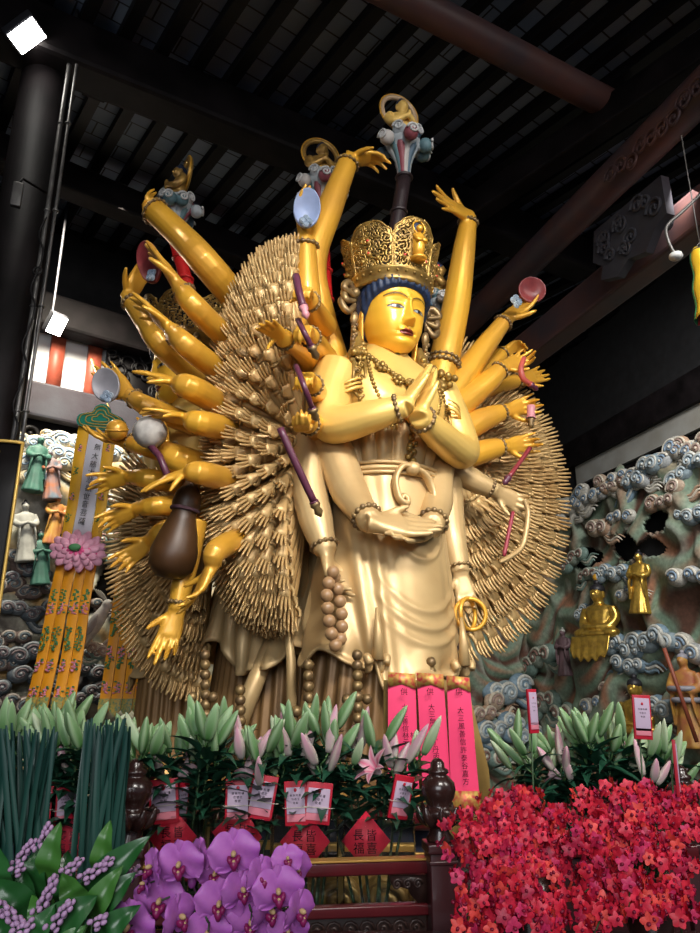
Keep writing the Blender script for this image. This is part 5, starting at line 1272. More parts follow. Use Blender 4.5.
q.prism([base_ + rd*kb + V((0, 0, za)) - rn*.012, base_ + rd*(kb-.115) + V((0, 0, za)) - rn*.012, base_ + rd*(kb-.11) + V((0, 0, za-.025)) - rn*.012, base_ + rd*(kb-.06) + V((0, 0, za-.035)) - rn*.012, base_ + rd*(kb-.05) + V((0, 0, zb+.02)) - rn*.012, base_ + rd*(kb-.03) + V((0, 0, zb)) - rn*.012, base_ + rd*kb + V((0, 0, zb)) - rn*.012], -rn*.02)
for k in range(3): scroll(q, base_ + rd*(kb-.03-.032*k) + V((0, 0, za-.022)) - rn*.008, rd, V((0, 0, 1)), .016, 1.6, .004, 14)
part(q, 'corner_bracket', M_carv, RA)
def post(x, y, Y, hw, zb=0, ys=1.0, lab=None):
    c = P(x, y, Y); q = MB(); q.bbox((c.x, c.y, (c.z+zb)/2), (hw, hw, (c.z-zb)/2), .006, Rr); q.bbox((c.x, c.y, c.z-.012), (hw*1.16, hw*1.16, .014), .005, Rr); q.bbox((c.x, c.y, c.z-.05), (hw*1.06, hw*1.06, .006), .003, Rr); p = part(q, 'post', M_lacqd, RA)
    s = hw*1.18; q = MB()
    q.lathe([(s*.8, 0), (s*.85, .012), (s*.6, .03), (s*.62, .05), (s*1.0, .075), (s*1.1, .09), (s*.8, .097), (s*.7, .105), (s*.98, .125), (s*1.10, .148), (s*1.04, .168), (s*.70, .186), (s*.55, .192), (s*.70, .198), (s*.68, .206), (s*.46, .212), (s*.44, .226), (s*.28, .236), (s*.1, .24)], (c.x, c.y, c.z), 28)
    for k in range(8):
        a = 2*PI*k/8; d = V((math.cos(a), math.sin(a), 0)); q.tube(catmull([V((c.x, c.y, c.z+.05)) + d*s*.55, V((c.x, c.y, c.z+.07)) + d*s*1.1, V((c.x, c.y, c.z+.105)) + d*s*1.38], 5), [s*.28, s*.36, s*.30, s*.06], 8, flat=.9)
    part(q, 'lotus_finial', M_fin, p)
post(440, 842, 2.40, .042); post(129, 846, 2.30, .044); post(689, 842, 2.62, .042)
def sbox(name, x0, x1, y0, y1, Y, dep, m, parent, bev=.004):
    a, b = P(x0, y0, Y), P(x1, y1, Y); q = MB(); q.bbox(((a.x+b.x)/2, Y+dep, (a.z+b.z)/2), (abs(b.x-a.x)/2, dep, abs(a.z-b.z)/2), bev); return part(q, name, m, parent)
sbox('side_panel', 453, 700, 858, 1000, 2.46, .02, M_lacqd, RA); sbox('rail', 453, 700, 846, 858, 2.45, .025, M_lacq, RA)
q = MB(); r3 = random.Random(9); c0 = P(500, 918, 2.45)
for k in range(16): scroll(q, c0 + V((r3.uniform(-.08, .07), 0, r3.uniform(-.05, .03))), V((1, 0, 0)), V((0, 0, 1)), .022, 1.5, .006, 14)
part(q, 'gilt_fretwork', M_line, RA)
# altar table behind the vases with red rolled edge
AT = thing('altar_table', 'long altar table with rolled red edge behind the lily vases', 'table', (-.2, 3.1, 0))
a, b = P(150, 822, 2.95), P(432, 822, 2.95); q = MB(); q.tube([V((a.x-1.2, 2.95, a.z)), V((b.x, 2.95, a.z))], .030, 16); part(q, 'rolled_edge', M_lacq, AT)
q = MB(); q.bbox(((a.x-1.2+b.x)/2, 3.17, a.z+.0), ((b.x-a.x+1.2)/2, .20, .024), .005); part(q, 'top', M_lacqd, AT)
q = MB(); q.bbox(((a.x-1.2+b.x)/2, 3.02, a.z-.22), ((b.x-a.x+1.2)/2, .02, .20), .004); part(q, 'cloth_front', M_navy, AT)
for sx in (a.x-1.1, b.x-.08):
    q = MB(); q.bbox((sx, 3.2, (a.z-.03)/2), (.05, .05, (a.z-.03)/2), .006); part(q, 'leg', M_lacqd, AT)
sbox('gilt_band', 150, 432, 853, 858, 2.98, .01, M_line, AT); 
q = MB()
for k in range(9):
    c = P(185 + 28*k, 889, 2.93); q.ell(c, (.055, .02, .06), None, 12, 8); scroll(q, c - V((0, .022, 0)), V((1, 0, 0)), V((0, 0, 1)), .045, 1.7, .010, 20)
q.bbox((P(300, 889, 2.98).x, 2.98, P(300, 889, 2.98).z), (.75, .02, .09), .004)
part(q, 'gilt_carving', M_throne, AT)
# flower shelf and the low table in front
zsh = P(300, 920, 2.50).z
SH = thing('flower_shelf', 'dark shelf behind the rail carrying the glass vases', 'shelf', (-.3, 2.56, 0)); q = MB(); q.bbox((-.35, 2.55, zsh-.015), (.95, .12, .015), .004); part(q, 'board', M_lacqd, SH)
for x in (-1.2, .5): q = MB(); q.bbox((x, 2.55, (zsh-.03)/2), (.03, .1, (zsh-.03)/2), .004); part(q, 'leg', M_lacqd, SH)
zft = 1.02
FT = thing('offering_table', 'low dark table in front of the rail carrying the flower pots', 'table', (0, 1.7, 0)); q = MB(); q.bbox((0, 1.72, zft-.02), (1.3, .42, .02), .006); part(q, 'top', M_lacqd, FT)
for sx in (-1.2, 1.2):
    for sy in (1.36, 2.08): q = MB(); q.bbox((sx, sy, (zft-.04)/2), (.035, .035, (zft-.04)/2), .005); part(q, 'leg', M_lacqd, FT)
# ================================================================== flowers
M_glass = mat('clear_glass', (.93, .97, .96), .02, trans=1.0)
M_glass.node_tree.nodes['Principled BSDF'].inputs['IOR'].default_value = 1.25
M_stem = mat('green_stem', (.045, .10, .035), .5, var=.4); M_leafd = mat('dark_lily_leaf', (.012, .06, .032), .38, col2=(.02, .09, .05), vscale=12)
M_bud = mat('lily_bud', (1, 1, 1), .45, attr='paint', sub=.15)
def leaf(q, base, d, up, L, W, bend=.4, fold=.18, n=9):
    d = d.normalized(); x = d.cross(up).normalized(); nrm = x.cross(d).normalized()
    def f(u, v):
        t = v; w = W*math.sin(PI*min(1, t*.96+.04)**.75)*(1 if t < .97 else .3); s = u*2-1
        return base + d*(L*t) - V((0, 0, 1))*(bend*L*t*t) + x*(w*s) + nrm*(abs(s)*w*fold*2)
    b0 = len(q.v); q.grid(f, 4, n)
    vs = q.v[b0:]; n0 = len(q.v); q._add([V(p) - nrm*.0018 for p in [V(p) if q.M is None else q.M.inverted() @ V(p) for p in vs]], [tuple(i-b0 for i in reversed(fc)) for fc in q.f[-4*n:]])
def bud(q, base, d, L, W, c0, c1, open_=0.0):
    F = frame_z(d, V((.3, -1, .2))); R = []; cc = []
    for i in range(12):
        t = i/11; r = W*(.25 + .75*math.sin(PI*min(1, t*.93+.06))**.8)*(1 if t < .98 else .3)*(1.25-.5*t)
        R.append([base + F @ V((r*(1 + .13*math.cos(3*a))*math.cos(a), r*(1 + .13*math.cos(3*a))*math.sin(a), L*t)) for a in [2*PI*k/18 for k in range(18)]])
        cc += [tuple(mixc(mixc(c0, c1, t*1.1 - .1), (.50, .60, .40), .40*max(0, math.cos(3*a)))) for a in [2*PI*k/18 for k in range(18)]]
    q.rings(R, cols=cc)
def lily_flower(q, base, d, s, c0=(.72, .50, .54), c1=(.70, .14, .26)):
    F = frame_z(d)
    for k in range(6):
        a = 2*PI*k/6; rad = F @ V((math.cos(a), math.sin(a), 0)); tx = F @ V((-math.sin(a), math.cos(a), 0)); dd = F @ V((0, 0, 1)); W = s*(.20 if k % 2 else .14)
        def f(u, v):
            w = W*math.sin(PI*min(1, v*.92+.08))**.8; out = s*(.10 + .75*v**1.9); fwd = s*(.95*v - .42*max(0, v-.55)**1.4*2.2); x = (u*2-1)
            return base + rad*(out - abs(x)*w*.25) + dd*fwd + tx*(w*x) 
        q.grid(f, 4, 9, cols=lambda u, v: mixc(c0, c1, 1-abs(u*2-1)*1.3 if v > .15 else .0)); q.grid(lambda u, v: f(1-u, v) - dd*.0015 + rad*.001, 4, 9, cols=lambda u, v: c0)
G0, G1 = (.07, .19, .05), (.26, .42, .20); K0, K1 = (.42, .34, .32), (.66, .30, .42); W0, W1 = (.16, .30, .12), (.50, .54, .38)
def lily_proto(seed, H, cols, nb, openf=0):
    r3 = random.Random(seed); t_ = thing('lily', '-', 'lily', (0, 0, -50)); org = V((0, 0, -50)); t_['_o'] = (0, 0, 0)
    ax, ay = r3.uniform(-.04, .04), r3.uniform(-.04, .04); path = catmull([(0, 0, 0), (ax*.5, ay*.5, H*.4), (ax, ay, H*.75), (ax*1.3, ay*1.3, H)], 5)
    q = MB(); q.tube(path, [.0045, .004, .003], 7); part(q, 'stem', M_stem, t_)
    for k in range(15):
        z = .50 + .47*k/14; p = path[int(z*(len(path)-1))]; a = k*2.4 + r3.uniform(-.4, .4); q = MB()
        leaf(q, p, V((math.cos(a), math.sin(a), .45 + .3*r3.random())), V((0, 0, 1)), r3.uniform(.11, .18), r3.uniform(.015, .023), r3.uniform(.1, .6)); part(q, 'leaf', M_leafd, t_)
    for k in range(nb):
        a = 2*PI*k/nb + r3.random(); p = path[-1] - V((0, 0, .02*k)); e = p + V((math.cos(a)*.030, math.sin(a)*.030, .028 + .01*k)); c = cols[r3.randrange(len(cols))]
        q = MB(); q.tube([p, (p+e)/2 + V((0, 0, -.004)), e], .0028, 6)
        d = V((math.cos(a)*r3.uniform(.15, .6), math.sin(a)*.45, 1)); q.col = (.05, .12, .04)
        q.c = [(.06, .14, .04)]*len(q.v)
        if k < openf: lily_flower(q, e, V((math.cos(a)*.8, math.sin(a)*.8, .6)), .085)
        else: bud(q, e, d, r3.uniform(.095, .145), r3.uniform(.0135, .0185), *c)
        part(q, 'flower' if k < openf else 'bud', M_bud, t_, 'open pink lily flower' if k < openf else None)
    return t_
LP = [lily_proto(1, .47, [(G0, G1)], 3), lily_proto(2, .45, [(G0, G1), (W0, W1)], 3), lily_proto(3, .42, [(K0, K1)], 3), lily_proto(4, .40, [(K0, K1), (W0, W1)], 2, 1), lily_proto(5, .44, [(W0, W1)], 2), lily_proto(6, .49, [(G0, G1)], 4), lily_proto(7, .39, [(K0, K1), (G0, G1)], 3, 1)]
def place_lily(i, loc, tilt_x, tilt_y, s, label, group):
    M = Matrix.Translation(loc) @ Matrix.Rotation(tilt_y, 4, 'Y') @ Matrix.Rotation(tilt_x, 4, 'X') @ Matrix.Rotation(rl.uniform(0, 6.3), 4, 'Z') @ Matrix.Scale(s, 4)
    return dup_thing(LP[i], M, label, group)
rl = random.Random(15)
def vase(x, Y, wpx, label, n, mix, glab, zs):
    a = P(x, 815, Y); w = wpx*pxm(Y)*1.18/2; zt = a.z; t_ = thing('glass_vase', label, 'vase', (a.x, Y, zs))
    q = MB(); th = .004
    for sx, sy in ((0, -1), (0, 1)): q.bbox((a.x, Y + sy*w*.62, (zt+zs)/2), (w, th/2, (zt-zs)/2), .0012)
    for sx in (-1, 1): q.bbox((a.x + sx*w, Y, (zt+zs)/2), (th/2, w*.62, (zt-zs)/2), .0012)
    q.bbox((a.x, Y, zs+.006), (w, w*.62, .006), .0015); part(q, 'glass', M_glass, t_)
    for k in range(n):
        u = (k + .5)/n*2-1; loc = V((a.x + w*.55*u*rl.uniform(.3, 1), Y + rl.uniform(-.03, .03), zs + .015))
        place_lily(mix[k % len(mix)], loc, rl.uniform(-.16, .10), u*.20 + rl.uniform(-.05, .05), rl.uniform(.93, 1.08), glab, glab.replace('budding ', '').replace('a ', ''))
    return t_
VS = [(375, 2.50, 54, 'rightmost square glass vase with red diamond paper behind the rail', 7, [2, 4, 2, 3, 0, 2, 4], 'pale pink lily stem standing in the rightmost glass vase'),
      (310, 2.50, 50, 'second glass vase from the right holding pink lilies', 8, [1, 4, 2, 0, 5, 4, 2], 'lily stem standing in the second glass vase from the right'),
      (238, 2.48, 52, 'third glass vase from the right half behind purple orchids', 9, [5, 0, 3, 1, 2, 5, 6], 'lily stem standing in the third glass vase from the right'),
      (182, 2.46, 48, 'fourth glass vase from the right beside the brown finial', 9, [5, 0, 1, 3, 5, 4, 0], 'lily stem standing in the fourth glass vase from the right'),
      (72, 2.46, 48, 'glass vase glimpsed between the two bundles of tall dark leaves', 9, [5, 4, 0, 1, 5, 2], 'lily stem between the two bundles of tall dark leaves'),
      (20, 2.46, 48, 'glass vase hidden behind the leftmost bundle of tall leaves', 7, [5, 0, 1, 5], 'lily stem behind the leftmost bundle of tall leaves')]
for v in VS: vase(*v, zsh)
zrt = .78
a = P(600, 815, 2.75); t_ = thing('lily_pot', 'dark urn behind the red orchids carrying pale lilies', 'pot', (a.x, 2.75, 0)); q = MB(); q.lathe([(.14, 0), (.16, .02), (.10, .10), (.10, .5), (.17, .8), (.19, .95), (.16, 1.0), (.15, .96), (.13, .95)], (a.x, 2.75, 0), 32); part(q, 'urn', M_fin, t_)
for k in range(24):
    u = (k+.5)/24*2-1; place_lily([4, 5, 0, 1, 4, 6, 5, 2, 0][k % 9], V((a.x + .02 + u*.12, 2.75 + rl.uniform(-.08, .08), .95)), rl.uniform(-.3, .1), u*.40 + rl.uniform(-.06, .06), rl.uniform(.86, 1.04), 'pale budding lily stem rising behind the red orchids', 'lily stems behind the red orchids')
for p in LP:
    for ch in list(p.children): bpy.data.objects.remove(ch)
    bpy.data.objects.remove(p)
# ------------------------------------------------ red envelopes, diamonds and tags
M_redp = mat('red_card', (.50, .008, .03), .45); M_label = mat('pale_label', (.55, .42, .55), .6); M_lab2 = mat('pink_label_foot', (.72, .22, .28), .6); M_str = mat('pale_string', (.6, .55, .45), .7); M_diam = mat('red_diamond_paper', (.66, .012, .045), .5)
def card(x, y, Y, w, h, rot, label, turn=0.0, name='offering_card', cat='card', string=True, group='red offering cards on the lilies', ends=False):
    c = P(x, y, Y); t_ = thing(name, label, cat, c, group); w, h = w*pxm(Y)*1.15/2, h*pxm(Y)*1.1/2; B = Matrix.Rotation(rot, 3, 'Y') @ Matrix.Rotation(turn, 3, 'Z')
    q = MB(); q.bbox(c, (w, .004, h), .0012, B); part(q, 'card', M_redp, t_)
    q = MB(); q.bbox(c + B @ V((0, -.005, h*.12)), (w*.82, .0012, h*.60 if not ends else h*.74), .0004, B); part(q, 'label', M_label, t_)
    q = MB(); q.bbox(c + B @ V((0, -.005, -h*.66)), (w*.82, .0012, h*.16), .0004, B); part(q, 'label_foot', M_lab2, t_)
    q = MB(); X, U = B @ V((1, 0, 0)), B @ V((0, 0, 1))
    for j, s in enumerate(('南無阿彌', '功德主', '敬獻')):
        for i, ch in enumerate(s): write(q, ch, c + B @ V(((i-(len(s)-1)/2)*w*.26, -.0072, h*(.36 - .17*j))), X, U, w*.21)
    part(q, 'print', M_ink, t_); q = MB(); q.ell(c + B @ V((0, -.0068, h*.60)), (w*.14, .001, w*.16), B, 8, 5); part(q, 'red_seal', M_redp, t_)
    if string: q = MB(); q.tube([c + B @ V((-w*1.25, .0, -h*.2)), c + B @ V((-w*1.0, -.0085, -h*.2)), c + B @ V((w*1.0, -.0085, -h*.19)), c + B @ V((w*1.3, 0, -h*.18))], .0012, 5); part(q, 'string', M_str, t_)
    return t_
CARDS = [(401, 797, 2.42, 17, 32, .22, 'red card tied to the rightmost lilies, tilted right', .5), (318, 803, 2.42, 20, 30, .10, 'red card under the pink lilies, right of a pair', .1), (296, 803, 2.42, 17, 32, -.06, 'red card under the pink lilies, left of a pair', -.1),
         (262, 797, 2.42, 20, 32, .16, 'red card leaning right above the third vase from the right', 0), (238, 801, 2.42, 19, 32, -.02, 'upright red card above the third vase from the right', 0), (164, 801, 2.40, 22, 32, -.10, 'red card right of the brown finial, tilted left', 0), (180, 803, 2.43, 14, 32, .04, 'narrow red card seen edgeways beside the fourth vase', .9),
         (42, 806, 2.40, 14, 28, 0, 'red card peeping out right of the leftmost leaf bundle', .2), (64, 806, 2.40, 12, 28, -.05, 'narrow red card hanging midway between the two tall leaf bundles', .5), (73, 806, 2.42, 12, 28, .05, 'red card touching the second leaf bundle at its left', -.2), (-1, 813, 2.40, 8, 24, .1, 'sliver of red card at the left picture edge', 0)]
for a in CARDS: card(*a[:7], turn=a[7])
def diamond(x, y, Y, r, label, rot=0.0):
    c = P(x, y, Y); t_ = thing('diamond_paper', label, 'paper sign', c, 'red diamond papers on the vases'); r = r*pxm(Y)*1.12; q = MB(); B = Matrix.Rotation(rot, 3, 'Y')
    q.prism([c + B @ V((dx*r, 0, dz*r*1.12)) for dx, dz in ((-1, 0), (0, -1), (1, 0), (0, 1))], V((0, .004, 0))); part(q, 'paper', M_diam, t_)
    q = MB()
    for ch, dx, dz in (('皆', .24, .22), ('喜', .24, -.26), ('長', -.30, .22), ('福', -.30, -.26)): write(q, ch, c + B @ V((dx*r, -.0012, dz*r)), B @ V((1, 0, 0)), B @ V((0, 0, 1)), r*.46)
    part(q, 'lettering', M_ink, t_)
diamond(366, 841, 2.435, 18.5, 'red diamond paper on the rightmost vase'); diamond(305, 842, 2.435, 19, 'red diamond paper on the second vase from the right'); diamond(237, 835, 2.42, 19, 'red diamond paper just above the topmost purple orchid', .1); diamond(173, 838, 2.40, 18, 'red diamond paper on the vase beside the brown finial', -.05); diamond(68, 842, 2.40, 18, 'red diamond paper behind the second bundle of dark leaves')
def stick_tag(x, y, Y, w, h, label, yb, rot=0, turn=0.0):
    t_ = card(x, y, Y, w, h, rot, label, turn, 'name_tag', 'tag', False, 'tags on sticks among red orchids', True); c = P(x, y + h/2, Y); e = P(x+1, yb, Y+.04); e.z = zft; q = MB(); q.tube([c + V((0, .008, .06)), (c+e)/2 + V((0, .01, 0)), e], .0025, 7); part(q, 'stick', M_stem, t_)
stick_tag(532.5, 711, 2.12, 9, 34, 'narrow pale tag on stick above the left red orchids', 850, 0, .5); stick_tag(642, 717, 2.12, 14, 34, 'wide pale tag on stick in front of gilded relief figure', 850, .05)
stick_tag(676, 768, 1.98, 5, 42, 'thin pink tag on stick at right among red orchids', 900, .03, 1.1)
# ------------------------------------------------ red orchids
BLC = [(.52, .006, .028), (.60, .012, .045), (.38, .004, .04), (.70, .05, .04), (.55, .02, .10)]
M_rb = [mat('red_orchid_petal', c, .5, sub=.1, col2=tuple(min(1, x*1.5 + .02) for x in c), vscale=60) for c in BLC]
M_lip = mat('deep_red_lip', (.22, .002, .03), .45)
def petal(q, c, rad, tx, nrm, L, W, cup=.25, twist=0.0, nu=4, nv=6):
    def f(u, v): w = W*math.sin(PI*min(1, v*.86+.10))**.7; x = u*2-1; return c + rad*(L*v) + tx*(w*x) + nrm*(cup*L*v*v*.6 - abs(x)*w*.25)
    q.grid(f, nu, nv); q.grid(lambda u, v: f(1-u, v) - nrm*.0008, nu, nv)
def red_blossom(seed, ci):
    r3 = random.Random(seed); q = MB()
    for k in range(5):
        a = PI/2 + 2*PI*k/5 + r3.uniform(-.12, .12); rad = V((math.cos(a), 0, math.sin(a))); petal(q, V((0, 0, 0)), rad, V((-math.sin(a), 0, math.cos(a))), V((0, -1, 0)), r3.uniform(.0165, .0205), r3.uniform(.0062, .0085), r3.uniform(-.5, .4), nu=2, nv=4)
    q.mi = 1; q.ell((0, -.005, -.004), (.004, .006, .005), None, 7, 5); q.tube([(0, 0, 0), (0, .010, -.002), (0, .02, -.008)], .0014, 5); q.mi = 0
    return q.mesh('blossom', [M_rb[ci], M_lip])
RBM = [red_blossom(i, (0, 1, 2, 0, 1, 3, 4, 1)[i]) for i in range(8)]
rr_ = random.Random(31)
def red_spray(base, tipp, n, label, group):
    t_ = thing('orchid_spray', label, 'orchid', base, group); mid = (base*.45 + tipp*.55) + V((0, 0, .05)); path = catmull([base, mid, tipp], 8); q = MB(); q.tube(path, [.003, .0022, .0014], 6); part(q, 'stem', M_stem, t_)
    for k in range(n):
        u = .36 + .64*(k+.5)/n; p = path[min(len(path)-1, int(u*(len(path)-1)))]; a = k*2.4; d = V((math.cos(a), math.sin(a)*.9 - .45, .35*rr_.uniform(-1, 1))).normalized()
        pos = p + d*rr_.uniform(.018, .034)
        o = bpy.data.objects.new('blossom', RBM[rr_.randrange(8)]); COL.objects.link(o); o.parent = t_; F = frame_z(V((0, 0, 1)), d)
        x = V((0, 0, 1)).cross(-d).normalized(); M = Matrix((x, -d, x.cross(-d))).transposed().to_4x4(); M = M @ Matrix.Rotation(rr_.uniform(0, 6), 4, 'Y') @ Matrix.Scale(rr_.uniform(.75, 1.05), 4)
        o.matrix_local = Matrix.Translation(pos - base) @ M
def urn(c, zt, lab):
    t_ = thing('flower_urn', lab, 'urn', (c.x, c.y, zft)); q = MB(); h = zt - zft; q.lathe([(.05, 0), (.055, .005), (.045, h*.2), (.07, h*.6), (.06, h), (.052, h), (.05, h*.9)], (c.x, c.y, zft), 24); part(q, 'bowl', M_fin, t_)
uL, uR = P(530, 925, 1.95), P(650, 925, 1.95); urn(uL, 1.20, 'dark urn holding the left bunch of red orchids'); urn(uR, 1.20, 'dark urn holding the right bunch of red orchids')
topL = [(450, 812), (462, 795), (480, 785), (500, 776), (520, 775), (540, 782), (556, 795), (568, 806)]; topR = [(566, 786), (580, 776), (600, 770), (620, 768), (640, 772), (660, 776), (680, 776), (702, 772)]
for u_, tops, lab, grp in ((uL, topL, 'spray of red orchids in the left bunch beside the dark post', 'left bunch of red orchid sprays'), (uR, topR, 'spray of red orchids in the right bunch at the picture edge', 'right bunch of red orchid sprays')):
    for i in range(50):
        x, y = tops[i % 8]; lvl = i//8; cx_ = sum(t[0] for t in tops)/8
        xx = cx_ + (x-cx_)*(1.0 if lvl < 3 else .9) + rr_.uniform(-9, 9); yy = y + 10 + lvl*27 + rr_.uniform(-4, 6)
        tp = P(xx, yy, 2.05 - .055*lvl + rr_.uniform(-.06, .06)); red_spray(V((u_.x + rr_.uniform(-.03, .03), u_.y + rr_.uniform(-.03, .03), 1.16 if lvl < 4 else 1.10)), tp, 17, lab, grp)
# ------------------------------------------------ purple moth orchids
M_pur = mat('purple_petal', (.60, .19, .60), .5, col2=(.50, .12, .54), vscale=40, sub=.15); M_plip = mat('magenta_lip', (.26, .012, .10), .4); M_pyel = mat('cream_throat', (.62, .42, .20), .5); M_pbud = mat('purple_bud', (.28, .05, .28), .5); M_ostem = mat('dark_orchid_stem', (.03, .045, .02), .5)
def moth_orchid(seed):
    r3 = random.Random(seed); q = MB(); o = V((0, 0, 0)); N = V((0, -1, 0))
    def pet(a, L, W, cup, back=0.0):
        rad = V((math.cos(a), 0, math.sin(a))); tx = V((-math.sin(a), 0, math.cos(a)))
        def f(u, v): w = W*math.sin(PI*min(1, v*.88+.08))**.55; x = u*2-1; return rad*(L*(v*(1-.10*x*x*v))) + tx*(w*x) + N*(cup*L*math.sin(v*PI*.6)*.5 - x*x*w*.22 - back + .002*math.sin(u*9+v*5))
        q.grid(f, 10, 12); q.grid(lambda u, v: f(1-u, v) - N*.001, 10, 12)
    for a in (PI/2, PI*1.22, PI*1.78): pet(a, .041, .017, .1, .004)
    pet(R_(14), .045, .032, .25); pet(R_(166), .045, .032, .25)
    lip = MB(); lip.mi = 0
    for s in (-1, 1): lip.ell((s*.006, -.010, -.006), (.005, .008, .008), Matrix.Rotation(s*.4, 3, 'Y'), 10, 7)
    lip.tube([(0, -.008, -.004), (0, -.016, -.012), (0, -.017, -.02)], [.006, .007, .003], 8); lip.mi = 1; lip.ell((0, -.010, .004), (.0045, .008, .005), None, 10, 7); lip.ell((0, -.016, -.006), (.003, .003, .003), None, 8, 5)
    return q.mesh('blossom', M_pur), lip.mesh('lip', [M_plip, M_pyel])
MO = [moth_orchid(i) for i in range(3)]
BL = [[(180, 864, 21, 0, 0), (161, 901, 24, -.1, .1), (130, 927, 24, -.2, 0), (178, 918, 20, 1.1, .2), (153, 868, 17, -1.0, .2), (208, 932, 21, 0, -.1), (146, 885, 14, -1.2, .3)],
      [(234, 854, 22, .1, .1), (216, 873, 19, -.1, 0), (220, 903, 22, 0, 0), (241, 890, 19, .6, .1), (260, 876, 17, .9, .2), (251, 921, 21, .1, -.05), (200, 856, 16, -.9, .2)],
      [(278, 891, 22, .2, .05), (294, 870, 18, .8, .1), (268, 911, 20, .9, 0), (287, 860, 14, .3, .5), (298, 912, 19, 1.0, .1), (288, 930, 18, .1, 0)]]
for gi, (bl, lab) in enumerate(zip(BL, ('left purple moth orchid spray beside the lilac flowers', 'middle purple moth orchid spray under a red diamond paper', 'right purple moth orchid spray in front of the red rail'))):
    bx = (175, 228, 275)[gi]; bs = P(bx, 990, 1.50); bs.z = zft + .02; t_ = thing('moth_orchid', lab, 'orchid', bs); t2 = sorted(bl, key=lambda b: b[1])
    crest = P(t2[0][0], t2[0][1] - 6, 1.53); q = MB(); path = catmull([bs, bs*.4 + crest*.6 + V((0, .05, .03)), crest, P(t2[-1][0], t2[-1][1]-10, 1.45)], 8); q.tube(path, [.0035, .003, .002], 7)
    for x, y, r, yw, pt in bl:
        c = P(x, y, 1.44 + .0*r); near = min(path, key=lambda p: (p-c).length); q.tube([near, (near+c)/2 + V((0, .01, .004)), c + V((0, .004, 0))], .0018, 6)
    part(q, 'stem', M_ostem, t_)
    for j, (x, y, r, yw, pt) in enumerate(bl):
        c = P(x, y, 1.43 + .018*((j*7) % 4) - .02); s = r*pxm(1.43)*1.05/.046; mo = MO[j % 3]
        M = Matrix.Rotation(yw, 4, 'Z') @ Matrix.Rotation(.25 - pt, 4, 'X') @ Matrix.Rotation(.1*((j*5) % 3 - 1), 4, 'Y') @ Matrix.Scale(s, 4)
        o = bpy.data.objects.new('blossom', mo[0]); COL.objects.link(o); o.parent = t_; o.matrix_local = Matrix.Translation(c - bs) @ M
        o2 = bpy.data.objects.new('lip', mo[1]); COL.objects.link(o2); o2.parent = o
    for k in range(3):
        q = MB(); c = P((192, 130, 150)[k] + gi*50*(k == 0), (882, 878, 893)[k] + 6*gi, 1.47); q.ell(c, (.008, .008, .011), None, 10, 8); near = min(path, key=lambda p: (p-c).length); q.tube([near, c], .0015, 5)
        if gi == 0 or k == 0: part(q, 'bud', M_pbud, t_)
    q = MB()
    for k in range(4): leaf(q, bs, V((math.cos(k*1.6+.4), math.sin(k*1.6+.4), .5)), V((0, 0, 1)), .13, .026, .5)
    part(q, 'leaf', M_leafd, t_)
    tp = thing('orchid_pot', ('left', 'middle', 'right')[gi] + ' dark pot under the purple moth orchids', 'pot', (bs.x, bs.y, zft)); q = MB(); q.lathe([(.045, 0), (.06, .06), (.062, .065), (.055, .06), (.05, .03)], (bs.x, bs.y, zft), 24); part(q, 'pot', M_fin, tp)
# ------------------------------------------------ tall dark leaf bundles
M_blade = mat('blue_green_blade', (.012, .055, .045), .4, col2=(.02, .085, .06), vscale=3, coat=.15)
rp_ = random.Random(8)
def blade_bundle(bx, by, tops, Y, label):
    bs = P(bx, by, Y); bs.z = zft; t_ = thing('leaf_bundle', label, 'foliage', bs, 'bundles of tall dark leaves')
    for k, (x, y) in enumerate(tops):
        tp = P(x, y, Y + rp_.uniform(-.05, .07)); b = bs + V((rp_.uniform(-.05, .05), rp_.uniform(-.03, .03), 0)); w = rp_.uniform(.006, .0092); ang = rp_.uniform(-.9, .9); xd = V((math.cos(ang), math.sin(ang), 0)); nd = V((-xd.y, xd.x, 0)); q = MB(); bow = rp_.uniform(-.02, .02)
        def f(u, v): s = u*2-1; ww = w*(1 - .25*v)*(1 if v < .93 else .45); return b.lerp(tp, v) + xd*(ww*s + bow*math.sin(v*PI)) + nd*(abs(s)*ww*.5)
        q.grid(f, 2, 10); q.grid(lambda u, v: f(1-u, v) - nd*.0015, 2, 10); part(q, 'blade', M_blade, t_)
    return bs
blade_bundle(14, 960, [(rp_.uniform(-10, 58), 0) for _ in range(0)] + [(-8 + 66*i/33 + rp_.uniform(-2, 2), 727 + rp_.uniform(-6, 10) + (4 if i % 2 else 0)) for i in range(34)], 1.80, 'leftmost bundle of tall dark leaves at the picture edge')
blade_bundle(92, 960, [(84 + 46*i/27 + rp_.uniform(-2, 2), 722 + rp_.uniform(-5, 10)) for i in range(28)], 1.85, 'second bundle of tall dark leaves, beside the brown finial')
